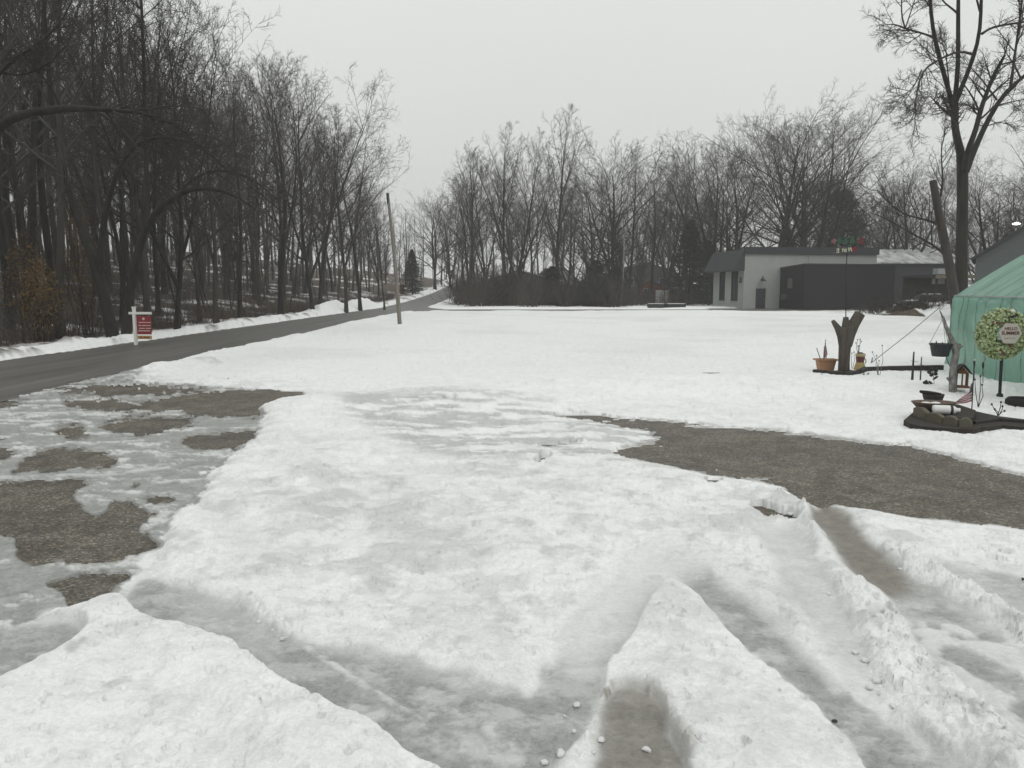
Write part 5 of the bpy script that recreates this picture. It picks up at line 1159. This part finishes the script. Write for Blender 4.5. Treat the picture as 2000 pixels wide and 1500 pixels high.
def flag(name, label, staff, corners, Y):
    """staff: two pixels; corners: hoist top, hoist bottom, fly bottom, fly top (pixels)"""
    o = at(*staff[1], Y); r = thing(name, label, 'flag', o)
    MB().tube([at(*staff[1], Y) - o - Vector((0, 0, .04)), at(*staff[0], Y) - o], .008, 6).build('staff', mat('staff_wood', (.20, .15, .09), .7, .1, 9) if Y > 15 else M_DARK, r)
    MB().lathe([(0, .03), (.014, .015), (.014, 0), (0, -.01)], 8, at(*staff[0], Y) - o).build('finial', M_CREAM, r)
    C = [at(*c, Y) - o for c in corners]; nx, ny = 26, 26
    me = bpy.data.meshes.new('cloth'); vs, fs, mi = [], [], []
    for j in range(ny + 1):
        for i in range(nx + 1):
            a, b_ = i / nx, j / ny
            q = (C[0] * (1 - b_) + C[1] * b_) * (1 - a) + (C[3] * (1 - b_) + C[2] * b_) * a
            q = q + Vector((0, .028 * math.sin(a * 9 + b_ * 2) * min(1, a * 4), -.02 * math.sin(a * 3.1) * (1 - b_)))
            vs.append(q)
    for j in range(ny):
        for i in range(nx):
            fs.append((j * (nx + 1) + i, j * (nx + 1) + i + 1, (j + 1) * (nx + 1) + i + 1, (j + 1) * (nx + 1) + i))
            stripe = int(j / ny * 13); canton = i < nx * .42 and stripe < 7
            mi.append(2 if canton and not (i % 2 == 1 and j % 3 == 1) else 1 if canton or stripe % 2 else 0)
    me.from_pydata(vs, [], fs)
    for m_ in (M_FR, M_FW, M_FB): me.materials.append(m_)
    me.polygons.foreach_set('material_index', mi); me.polygons.foreach_set('use_smooth', [True] * len(fs)); me.update()
    link('cloth', me, None, r); return r
flag('small_flag', 'small drooping striped flag stuck in the terracotta planter', ((1612, 665), (1615, 712)), [(1612, 668), (1616.5, 692), (1606, 706), (1610, 677)], S1.y)
r = thing('garden_stake', 'thin wooden stake leaning left out of the terracotta planter', 'stake', at(1606, 712, S1.y))
MB().tube([Vector(), at(1595, 680, S1.y) - at(1606, 712, S1.y)], .010, 6).build('stake', M_POLE, r); MB().tube([Vector((0, 0, -.03)), Vector((0, 0, .01))], [.003, .012], 6).build('tip', M_POLE, r)
# painted urn
S2 = G(1679, 722); k = spx(S2.y)
r = thing('painted_urn', 'yellow and red-brown painted urn right of the Y-shaped stump', 'urn', S2)
M_YB = mat('ochre_glaze', (.36, .27, .10), .5, .18, 12); M_RB = mat('red_brown_glaze', (.13, .045, .035), .5, .2, 12)
MB().lathe([(0, 0), (11 * k, 0), (11.3 * k, 1.5 * k), (10.3 * k, 5 * k), (8.6 * k, 11 * k), (7.2 * k, 14.5 * k)], 22).build('foot', M_YB, r)
MB().lathe([(7.2 * k, 14.5 * k), (7.4 * k, 17 * k), (8.2 * k, 22 * k), (8.6 * k, 26 * k)], 22).build('waist', M_RB, r)
MB().lathe([(8.6 * k, 26 * k), (9.3 * k, 28 * k), (9.6 * k, 31 * k), (8.8 * k, 32 * k), (7.5 * k, 31 * k), (7 * k, 27 * k), (0, 27 * k)], 22).build('rim', mat('cream_glaze', (.42, .36, .20), .5, .1, 12), r)
MB().lathe([(0, 34.5 * k), (3 * k, 34 * k), (7.2 * k, 31.5 * k), (7.2 * k, 29 * k)], 12).build('soil', M_SOILD, r)
MB().tube([(8.2 * k, 0, 22 * k), (11 * k, 0, 20 * k), (11.5 * k, 0, 15 * k), (10 * k, 0, 12 * k)], .010, 6).build('handle', M_RB, r)
def dry_plant(name, label, u, v, stems, Y=None, m=None, heads=True):
    o = G(u, v) if Y is None else at(u, v, Y); r = thing(name, label, 'plant', o); Y = o.y
    mm_, hd = MB(), MB(); rr = random.Random(u)
    for top, bend in stems:
        q = at(*top, Y) - o; mid = q * .5 + Vector((bend * spx(Y), rr.uniform(-.03, .03), 0))
        mm_.tube([Vector((rr.uniform(-.02, .02), 0, -.06)), mid, q], [.007, .006, .004], 5)
        if heads: hd.lathe([(0, .025), (.015, .012), (.016, -.005), (0, -.015)], 7, q)
    mm_.build('stems', m or M_TWIG, r)
    if heads: hd.build('seed_heads', m or M_TWIG, r)
    return r
M_PALES = mat('pale_dry_stems', (.20, .19, .17), .9, .15, 6)
dry_plant('dried_plant', 'pale dried plant sprigs standing in the painted urn', 1676, 692, [((1672, 670), 2), ((1675, 664), -3), ((1680, 663), 2), ((1677, 676), 1), ((1682, 667), -2)], S2.y, M_PALES)
dry_plant('dried_plant', 'thin dried stem close to the right side of the Y-shaped stump', 1664, 718, [((1664, 690), -1), ((1668, 688), 2)], None, M_PALES)
dry_plant('dried_plant', 'dry stems in the snow below the guy rope, one with a round seed head', 1716, 733, [((1704, 688), 3), ((1712, 695), -2), ((1723, 675), 4), ((1717, 705), 0)], None, M_PALES)
dry_plant('dried_plant', 'fallen dark plant remains beside the foot of the painted urn', 1688, 733, [((1680, 724), 2), ((1692, 722), -2), ((1696, 730), 0), ((1686, 726), 1)])
# crooked birch post with hanging basket, feeder
S3 = G(1862, 776); Yb = S3.y; k = spx(Yb)
def bp_(u, v, dy=0): return at(u, v, Yb + dy) - S3
M_BIRCH = mat('mottled_birch_bark', (.022, .019, .017), .9, 0, 13, .5, 20, col2=(.34, .33, .31), stretch=(1, 1, .5))
r = thing('birch_post', 'crooked mottled birch trunk used as a post in front of the tent', 'post', S3)
MB().tube([bp_(1862, 784), bp_(1861, 755), bp_(1861, 735), bp_(1863, 710), bp_(1867, 692), bp_(1863, 672), bp_(1854, 652), bp_(1846, 634), bp_(1841, 618)], [8 * k, 7.2 * k, 7 * k, 6.8 * k, 6.6 * k, 5.4 * k, 4.2 * k, 3.4 * k, 2.6 * k], 12).build('trunk', M_BIRCH, r)
MB().tube([bp_(1866, 694), bp_(1871, 682), bp_(1874, 671)], [5 * k, 4 * k, 3.2 * k], 9).build('branch_stub', M_BIRCH, r); MB().tube([bp_(1870, 683), bp_(1876, 679), bp_(1880, 676)], [2.4 * k, 1.8 * k, 1.4 * k], 7).build('branch_stub', M_BIRCH, r)
MB().tube([bp_(1858, 744), bp_(1853, 741), bp_(1850, 738)], [4 * k, 3 * k, 2.4 * k], 8).build('branch_stub', M_BIRCH, r)
MB().tube([bp_(1842, 622), bp_(1838, 612), bp_(1835, 606)], [2 * k, 1.3 * k, .6 * k], 6).build('branch_stub', M_BIRCH, r)
hb_ = thing('hanging_basket', 'dark hanging flower basket on wires below the birch post tip', 'basket', at(1837, 684, Yb))
O = at(1837, 684, Yb); M_BASK = mat('dark_green_plastic', (.018, .024, .026), .6, .2, 9, .3, 30)
MB().lathe([(0, -12 * k), (14 * k, -12 * k), (15 * k, -10.5 * k), (19 * k, 9 * k), (21 * k, 11 * k), (21.5 * k, 13 * k), (19 * k, 13 * k), (18 * k, 9 * k), (0, 8 * k)], 24).build('bowl', M_BASK, hb_)
MB().lathe([(0, 13.5 * k), (9 * k, 12 * k), (18.5 * k, 10 * k)], 12).build('soil', M_SOILD, hb_)
tip = at(1842, 622, Yb) - O
m = MB()
for a in (.4, 2.5, 4.6): m.tube([Vector((20 * k * math.cos(a), 20 * k * math.sin(a), 12 * k)), tip], .0045, 5)
m.build('wires', M_STEEL, hb_)
rr = random.Random(3)
for i in range(9):
    a = rr.uniform(0, 6.28); MB().tube([Vector((17 * k * math.cos(a), 17 * k * math.sin(a), 11 * k)), Vector((21 * k * math.cos(a), 21 * k * math.sin(a), rr.uniform(11, 17) * k)), Vector((23 * k * math.cos(a), 23 * k * math.sin(a), rr.uniform(2, 13) * k))], .006, 4).build('dead_stem', M_TWIG, hb_)
MB().tube([Vector((5 * k, -.1, -11 * k)), Vector((9 * k, -.1, -20 * k)), Vector((14 * k, -.1, -30 * k))], .006, 4).build('dead_stem', M_TWIG, hb_)
F0 = at(1877, 755, Yb + .05)
r = thing('bird_feeder', 'small brown house-shaped bird feeder on the right side of the birch post', 'bird feeder', F0, -.35)
M_FEED = mat('orange_brown_cedar', (.135, .060, .030), .8, .2, 8, .3, 20, stretch=(4, 4, .6)); M_FROOF = mat('dark_feeder_shingle', (.035, .030, .027), .9, .2, 8)
MB().box((0, 0, .0), (.24, .20, .035)).build('tray', M_FEED, r, .004)
for x in (-.085, 0, .085): MB().box((x, -.06, .125), (.022, .022, .215)).build('post', M_FEED, r)
MB().box((-.085, .07, .125), (.022, .022, .215)).box((.085, .07, .125), (.022, .022, .215)).build('rear_post', M_FEED, r)
MB().prism([(-.10, 0), (.10, 0), (0, .12)], .17, Matrix.Translation((0, .085, .235)) @ FACE).build('gable', M_FEED, r)
m = MB(); 
for s_ in (-1, 1): m.box((s_ * .075, 0, .316), (.20, .30, .018), 0, 0, s_ * .88)
m.build('roof', M_FROOF, r)
# stakes, flower ornament
for i, (a, c, lab) in enumerate([((1785, 687), (1781, 753), 'taller of two wooden stakes left of the metal flower'), ((1800, 697), (1797, 752), 'shorter of two wooden stakes left of the metal flower')]):
    o = G(*c); r = thing('wooden_stake', lab, 'stake', o, 0, 'wooden stakes beside the metal flower'); d = at(*a, o.y) - o
    MB().tube([-d * .1, d * .3, d * .7, d], [.026, .024, .018, .014] if i == 0 else [.014, .014, .012, .010], 7).build('shaft', M_BARK2, r)
    MB().tube([d * .72 + Vector((-.05, 0, .01)), d * .71 + Vector((.09, 0, -.01))], .005, 5).build('wire', M_STEEL, r)
    MB().box((0, 0, .02), (.13, .05, .03)).build('foot', M_BARK2, r)
o = G(1823, 766); r = thing('metal_flower', 'dark metal five-petalled flower ornament on a stem, between stakes and birch post', 'garden ornament', o); k4 = spx(o.y)
c = at(1822, 727, o.y) - o; m = MB()
M_IRON = mat('dark_iron', (.020, .021, .020), .6, .2, 8)
for i in range(5):
    a = math.pi / 2 + i * 2 * math.pi / 5 + .3; pc = Vector((math.cos(a) * 7.2 * k4, 0, math.sin(a) * 5.6 * k4)); MB().lathe([(0, .012), (3.2 * k4, .010), (4.2 * k4, 0), (3.2 * k4, -.010), (0, -.012)], 14).v
    q = MB().lathe([(0, .014), (3.0 * k4, .010), (4.4 * k4, 0), (3.0 * k4, -.010), (0, -.014)], 14); q.v = [(x + c.x + pc.x, z + c.y, y * .85 + c.z + pc.z) for x, y, z in q.v]; q.build('petal', M_IRON, r)
MB().lathe([(0, .02), (2.4 * k4, .012), (2.4 * k4, -.012), (0, -.02)], 12, c).build('flower_centre', M_STEEL, r)
MB().tube([Vector((0, 0, -.05)), Vector((.0, 0, .2)), c], .006, 6).build('stem', M_STEEL, r)
for uv, a in (((1827, 738), .6), ((1818, 748), -.7)):
    c2 = at(*uv, o.y) - o; q = MB().lathe([(0, .010), (3 * k4, .006), (6.5 * k4, 0), (3 * k4, -.006), (0, -.010)], 12); q.v = [(c2.x + x * math.cos(a) - y * .38 * math.sin(a), c2.y + z, c2.z + x * math.sin(a) + y * .38 * math.cos(a)) for x, y, z in q.v]; q.build('leaf', M_IRON, r)
o = G(1815, 766); r = thing('slanted_board', 'black slanted board stuck in the snow under the metal flower', 'board', o)
a0, a1 = at(1806, 744, o.y) - o, at(1818, 764, o.y) - o; d = a1 - a0
MB().box((a0 + a1) / 2, (d.length, .03, .085), 0, 0, math.atan2(-d.z, d.x)).build('board', M_IRON, r, .005); MB().box(a1 + Vector((.03, 0, .005)), (.14, .05, .025), 0, 0, -.3).build('foot', M_IRON, r)
# rear pot, wooden dish, scalloped edging, bottle
o = at(1822, 783, 11.75); k5 = spx(o.y); r = thing('flower_pot', 'dark grey flower pot behind the wooden trough', 'flower pot', o)
MB().lathe([(0, 0), (15 * k5, 0), (17 * k5, 3 * k5), (19.5 * k5, 13 * k5), (20 * k5, 14 * k5), (18.5 * k5, 14 * k5), (17.5 * k5, 11 * k5), (0, 11 * k5)], 22).build('pot', mat('dark_grey_clay', (.050, .046, .042), .85, .2, 8), r)
MB().lathe([(0, 13 * k5), (10 * k5, 12.5 * k5), (17.5 * k5, 11.2 * k5)], 14).build('soil', M_SOILD, r)
MB().tube([Vector((-27 * k5, 0, 19 * k5)), Vector((-15 * k5, -.02, 16.5 * k5)), Vector((0, -.02, 15 * k5)), Vector((14 * k5, 0, 14 * k5))], [.02, .035, .03, .015], 7).build('dead_stick', M_BARK, r)
o = at(1822, 803, 11.4); k5 = spx(o.y); r = thing('wooden_trough', 'brown boat-shaped wooden trough lying above the scalloped edging', 'trough', o, -.05)
M_TROU = mat('worn_brown_wood', (.085, .058, .042), .85, 0, 5, .5, 14, col2=(.16, .12, .095), stretch=(.6, 5, 5))
q = MB().lathe([(0, 0), (.55, .02), (.80, .45), (1.0, .92), (1.03, 1.0), (.93, 1.0), (.86, .8), (0, .72)], 26); q.v = [(x * 41 * k5, y * .20, z * 19 * k5) for x, y, z in q.v]; q.build('bowl', M_TROU, r)
q = MB().lathe([(0, .80), (.6, .84), (.90, .86)], 18); q.v = [(x * 41 * k5, y * .20, z * 17 * k5) for x, y, z in q.v]; q.build('soil', M_SOILD, r)
for x in (-.6, .1): MB().lathe([(0, .03), (.06, .02), (.07, 0)], 9, (x * .2, -.03, 15.5 * k5)).build('snow_patch', M_SNOWROOF, r)
M_SCAL = mat('olive_grey_concrete', (.105, .098, .070), .9, .2, 6, .5, 30)
arc = [(1787, 812), (1812, 822), (1843, 829), (1872, 834), (1899, 836)]
for i, (a, c) in enumerate(zip(arc[:-1], arc[1:])):
    A, B = G(*a, .10), G(*c, .10); d = B - A; L = d.length; hh = 21 * spx(A.y) * (1.05 if i == 0 else .95)
    r = thing('edging_stone', ('first scalloped concrete edging stone, at the left end of its row below the trough', 'second scalloped edging stone from the left end of the row', 'third scalloped edging stone, under the white bottle', 'last scalloped edging stone, right end of the row')[i], 'edging stone', A, math.atan2(d.y, d.x), 'scalloped edging stones')
    pts = [(0, -.12), (L - .004, -.12)] + [(L * (1 - t / 10) - .004 * (1 - t / 10), hh * (.72 + .28 * math.sin(math.pi * t / 10))) for t in range(11)]
    MB().prism(pts, .07, Matrix.Translation((0, .035, 0)) @ FACE).build('stone', M_SCAL, r, .012)
    MB().prism([(x * .8 + L * .1, z + .0) for x, z in [(0, 0), (L, 0), (L, .02), (0, .02)]], .075, Matrix.Translation((0, .0375, 0)) @ FACE).build('base_lip', M_SCAL, r)
A = at(1821, 806, 11.08); k5 = spx(A.y); r = thing('white_bottle', 'white bottle lying on its side on the dark soil above the edging', 'bottle', A, -.25)
q = MB().lathe([(0, 0), (.062, .005), (.066, .03), (.066, .24), (.055, .29), (.03, .32), (.03, .36), (0, .36)], 16); q.v = [(z, x, y + .05) for x, y, z in q.v]; q.build('body', M_WHITE, r)
q = MB().lathe([(.068, .225), (.070, .23), (.070, .255), (.068, .26)], 16); q.v = [(z, x, y + .05) for x, y, z in q.v]; q.build('band', M_DARK, r)
flag('garden_flag', 'small striped flag trailing from a thin dark staff beside the bird feeder', ((1903, 704), (1898, 803)), [(1901, 744), (1899, 784), (1850, 793), (1886, 774)], G(1898, 806).y)
edging('garden_edging', 'dark edging strip running right from the scalloped stones to the picture edge', [(1904, 836), (1950, 830), (2000, 834), (2080, 842)], .10, .05, .05)
dry_plant('dried_plant', 'thin budded twigs in the snow between the garden flag and the wreath stand', 1910, 794, [((1904, 742), -3), ((1915, 735), 3), ((1918, 752), 5)])
dry_plant('dried_plant', 'small dark plant wire curled on the snow under the wreath stand', 1950, 806, [((1937, 790), -3), ((1943, 800), 0), ((1958, 794), 3), ((1962, 803), 0), ((1955, 786), -1)])
# two slim solar stakes against the tent
for i, (u, v0, v1, lab) in enumerate([(1903, 700, 717, 'left one of two slim black torches standing against the tent'), (1920, 707, 720, 'right one of two slim black torches standing against the tent')]):
    o = G(u, 760 + 6 * i); r = thing('garden_torch', lab, 'garden light', o, 0, 'slim black torches by the tent'); q0, q1 = at(u, v1, o.y) - o, at(u, v0, o.y) - o
    MB().tube([Vector((0, 0, -.05)), q0], .006, 6).build('stem', M_DARK, r); MB().tube([q0, (q0 + q1) / 2, q1], [.012, .022, .010], 8).build('head', M_DARK, r)
# wreath on its stand
o = G(1952, 780); Yw = o.y; k = spx(Yw)
r = thing('wreath_stand', 'dark metal stand with a round base holding the green wreath', 'stand', o)
MB().lathe([(0, .035), (.03, .035), (.10, .030), (.23, .012), (.255, 0), (.255, -.02), (0, -.02)], 26).build('base', mat('brown_iron', (.050, .038, .034), .7, .2, 9), r)
MB().tube([Vector((0, 0, .02)), at(1958, 660, Yw) - o], .026, 10).build('pole', M_DARK, r); MB().lathe([(.026, 0), (.055, .01), (.05, .06), (.03, .08)], 14, (0, 0, .03)).build('collar', M_DARK, r)
c = at(1957, 652, Yw - .12); r = thing('wreath', 'fluffy lime green mesh wreath with a hexagonal wooden sign', 'wreath', c)
rng = np.random.default_rng(12); nS = 3200
ph = rng.uniform(0, 6.28, nS); th_ = rng.uniform(0, 6.28, nS); Rm, rm_ = .285, .125
ct = np.stack([np.cos(ph) * (Rm + rm_ * .75 * np.cos(th_)), rm_ * .75 * np.sin(th_), np.sin(ph) * (Rm + rm_ * .75 * np.cos(th_))], 1)
nr_ = unit(np.stack([np.cos(ph) * np.cos(th_), np.sin(th_), np.sin(ph) * np.cos(th_)], 1) + rng.normal(0, .45, (nS, 3))); tg = unit(np.cross(nr_, rng.normal(0, 1, (nS, 3))))
P = np.stack([ct, ct + nr_ * .035 + tg * .012, ct + nr_ * .06 + tg * .03, ct + nr_ * .062 + tg * .055], 1); bn = unit(np.cross(nr_, tg)) * rng.uniform(.006, .020, (nS, 1))
V = np.stack([P - bn[:, None] * np.array([.5, 1, 1.1, .7])[None, :, None], P + bn[:, None] * np.array([.5, 1, 1.1, .7])[None, :, None]], 2).reshape(-1, 3)
b0 = np.arange(nS)[:, None] * 8; F = np.concatenate([np.stack([b0[:, 0] + 2 * i, b0[:, 0] + 2 * i + 1, b0[:, 0] + 2 * i + 3, b0[:, 0] + 2 * i + 2], -1) for i in range(3)])
tvv, tff = [], []
aa = np.linspace(0, 2 * np.pi, 41)[:-1]; ring = np.stack([np.cos(aa) * Rm, aa * 0, np.sin(aa) * Rm], 1)
rv, rf_ = tubes(np.concatenate([ring, ring[:1]])[None], np.full((1, 41), .085), 10)
V, F = join([(V, F), (rv, rf_)])
link('mesh_ruffles', new_mesh('mesh_ruffles', V, F), mat('lime_mesh', (.27, .35, .13), .6, 0, 7, col2=(.50, .57, .36)), r)
M_BOARD = mat('whitewashed_wood', (.46, .42, .37), .8, .10, 6, stretch=(1, 1, 8))
hx = [(.20 * math.cos(a), .195 * math.sin(a)) for a in [math.pi * i / 3 for i in range(6)]]
sc_ = thing  # hex board hangs on the wreath
hb2 = MB().prism(hx, .02, Matrix.Translation((.035, -.15, .015)) @ Matrix.Rotation(.03, 4, 'Y') @ FACE).build('sign_board', M_BOARD, r, .004)
M_INK = mat('dark_red_lettering', (.10, .030, .030), .7, .05, 5)
text_mesh('HELLO', .072, Matrix.Translation((.035, -.172, .095)) @ FACE, 'lettering', M_INK, hb2, .002, False, .001)
text_mesh('SUMMER', .080, Matrix.Translation((.035, -.172, .02)) @ FACE, 'lettering', M_INK, hb2, .002, False, .0015)
mk = MB()
for x, z in ((-.05, -.065), (-.015, -.07), (.02, -.06), (.06, -.072), (.10, -.064)): mk.box((x, -.172, z), (.018, .004, .010), 0, 0, x * 9)
mk.build('painted_sprig', M_DARK, hb2)
for (x, z, rot, s_, mm_) in ((-.19, .19, .15, 1, M_RB), (.06, -.20, 1.2, 1, M_RB), (-.08, -.30, .8, .8, M_RB), (.06, .30, -.4, 1, M_DARK)):
    m = MB()
    for d_ in (-1, 1): m.add([(0, -.15, .012), (0, -.15, -.012), (d_ * .085 * s_, -.165, -.030), (d_ * .095 * s_, -.15, .0), (d_ * .085 * s_, -.165, .030)], [(0, 1, 2, 3, 4)])
    m.box((0, -.155, 0), (.03, .03, .03)); M_ = Matrix.Translation((x, 0, z)) @ Matrix.Rotation(rot, 4, 'Y'); m.v = [tuple(M_ @ Vector(v)) for v in m.v]; m.build('ribbon_bow', mm_, r)
q = MB().lathe([(0, .03), (.03, .02), (.035, 0), (.02, -.02), (0, -.025)], 10, (.055, -.16, .385)); q.build('white_blossom', M_WHITE, r)
o = G(1995, 792); r = thing('round_planter', 'black round planter ring with snow inside, cut by the right picture edge', 'planter', o)
MB().lathe([(.20, -.05), (.235, .02), (.235, .09), (.20, .13), (.165, .12), (.15, .06), (.15, -.02)], 26).build('ring', M_TYRE, r); MB().lathe([(0, .09), (.08, .085), (.155, .06)], 18).build('snow_fill', M_SNOWROOF, r)
# loose clumps of snow thrown out of the wheel tracks
def clump(seed):
    rr = np.random.default_rng(seed); bm_ = __import__('bmesh').new(); __import__('bmesh').ops.create_icosphere(bm_, subdivisions=3, radius=1)
    v = np.array([x.co[:] for x in bm_.verts]); f = np.array([[y.index for y in x.verts] for x in bm_.faces]); bm_.free()
    for _ in range(9):                                            # broken faces
        q = rr.normal(0, 1, 3); q /= np.linalg.norm(q); h_ = rr.uniform(.45, .85); e_ = np.clip(v @ q - h_, 0, None); v = v - e_[:, None] * q * .9
    d_ = 1 + .12 * fbm(v[:, 0] * 2.7 + seed, v[:, 1] * 2.7 + v[:, 2] * 1.9, seed, 4); v = v * d_[:, None] * rr.uniform(.7, 1.25, 3); v[:, 2] *= .8
    return new_mesh('snow_clump', v, f)
CL = [clump(i) for i in range(5)]
for c_ in CL: c_.materials.append(M_SNOWROOF)
cpos = [(1127, 1376, 9), (1103, 1398, 4), (1122, 1428, 6), (1095, 1470, 13), (1062, 1489, 10), (1110, 1492, 15), (1262, 1464, 11), (1560, 1000, 8), (1510, 1012, 5), (1484, 1010, 4), (1545, 1004, 8), (1618, 1160, 6), (1670, 1275, 7),
        (1690, 1290, 9), (1710, 1328, 11), (1752, 1335, 16), (1795, 1360, 14), (1700, 1342, 8), (1810, 1432, 14), (1835, 1440, 8), (1742, 1378, 8), (1400, 918, 3), (415, 915, 8), (395, 925, 9), (440, 905, 6), (1440, 940, 4), (1175, 1445, 9), (1160, 1470, 7), (535, 1230, 9), (505, 1215, 7), (552, 1248, 8), (1775, 1395, 10), (1850, 1452, 12), (1722, 1352, 11), (1738, 1316, 9), (1764, 1322, 12), (1780, 1340, 18), (1812, 1380, 20), (1830, 1408, 15), (1768, 1366, 13), (1730, 1240, 8), (1716, 1222, 7), (1880, 1440, 16), (1905, 1470, 18), (1700, 1195, 7), (1790, 1290, 12), (1846, 1368, 14), (1758, 1112, 6), (1822, 1138, 7), (1890, 1170, 8), (1950, 1210, 9)]
for i, (u, v, px) in enumerate(cpos):
    o = ground(u, v, .02); s_ = px * spx(o.y)
    ob = bpy.data.objects.new('snow_clump', CL[i % 5]); COL.objects.link(ob); ob.location = o + Vector((0, 0, s_ * .05)); ob.scale = (s_, s_ * RNG.uniform(.7, 1.2), s_ * .75); ob.rotation_euler = (RNG.uniform(-.3, .3), RNG.uniform(-.3, .3), RNG.uniform(0, 6))
    lab = ('loose snow clump beside the brown melt hole at the bottom' if 1000 < u < 1300 and v > 1300 else 'loose snow clump lying by the small asphalt gap right of centre' if v < 1030 and u > 1350 else
           'loose snow clump on the crumbly ridge between the right-hand wheel tracks' if u > 1580 else 'loose snow clump at the broken snow edge along the left icy lot')
    tag(ob, lab, 'snow clump', 'loose snow clumps')
M_STONE = mat('black_stone', (.03, .028, .026), .8, .2, 9)
for u, v, px, lab in ((1630, 1408, 5, 'small black stone lying alone on the grey ice of the right wheel track'), (1998, 1131, 5, 'small dark stone at the right picture edge on the ice'), (1032, 1334, 4, 'dark pebble at the tip of the snow wedge at bottom centre'), (1508, 1083, 3, 'tiny dark stone beside the third wheel track')):
    o = ground(u, v, .02); ob = bpy.data.objects.new('stone', clump(int(u))); ob.data.materials.append(M_STONE); COL.objects.link(ob); ob.location = o; ob.scale = (px * spx(o.y),) * 3; ob.scale.z *= .6; tag(ob, lab, 'stone')
# ---------------------------------------------------------------- far woods and haze
def far_mass(name, n, pick, seed, m):
    rng = np.random.default_rng(seed); q = np.array([pick(rng) for _ in range(n)]); H = q[:, 3]
    P, R = grow(q[:, :3] - np.array([0, 0, .5]), unit(rng.normal(0, .05, (n, 3)) + np.array([0, 0, 1.0])), H, .010 * H + .02, 8, rng, .08, .04, .15)
    P1, R1 = spawn(P, R, 13, .22, .98, 45, .34, .5, 6, rng, .10, .10, .03, .8)
    P2, R2 = spawn(P1, R1, 6, .2, 1, 42, .45, .6, 4, rng, .10, .12, .018, .4)
    P3, R3 = spawn(P2, R2, 3, .3, 1, 40, .5, .6, 3, rng, .08, .12, .013, .3)
    v, f = join([tubes(P, R, 5), tubes(P1, R1, 3), tubes(P2, R2, 3), tubes(P3, R3, 3)])
    return tag(link(name, new_mesh(name, v, f), m), kind='stuff')
def pk_far(rng):
    u = rng.uniform(600, 2300); Y = rng.uniform(150, 260); x, y, z = spot(u, Y); vt = np.interp(u, [600, 900, 1100, 1300, 1500, 2300], [420, 395, 400, 400, 400, 400]) + rng.uniform(-20, 90)
    return (x, y, z, max(4, height_for(vt, Y, z)))
def pk_left(rng):
    Y = rng.uniform(75, 210); u = rng.uniform(-500, 830); x, y, z = spot(u, Y); vt = max(env(u) + rng.uniform(60, 330), 60)
    return (x if x < -20 else -22 - 10 * rng.random(), y, z, min(20, max(4, height_for(vt, Y, z))))
far_mass('far_woods', 230, pk_far, 77, M_TWIG); far_mass('deep_woods', 290, pk_left, 78, M_TWIG3)
hz = MB().box((0, 160, 24), (900, 470, 52)).build('haze')
M_HAZE = bpy.data.materials.new('thin_winter_haze'); M_HAZE.use_nodes = True; n, l = M_HAZE.node_tree.nodes, M_HAZE.node_tree.links
n.remove(n['Principled BSDF']); pv_ = n.new('ShaderNodeVolumePrincipled'); pv_.inputs['Color'].default_value = (.92, .92, .91, 1); pv_.inputs['Density'].default_value = .0008; pv_.inputs['Anisotropy'].default_value = .2
l.new(pv_.outputs[0], n['Material Output'].inputs['Volume']); hz.data.materials.append(M_HAZE); tag(hz, kind='stuff')
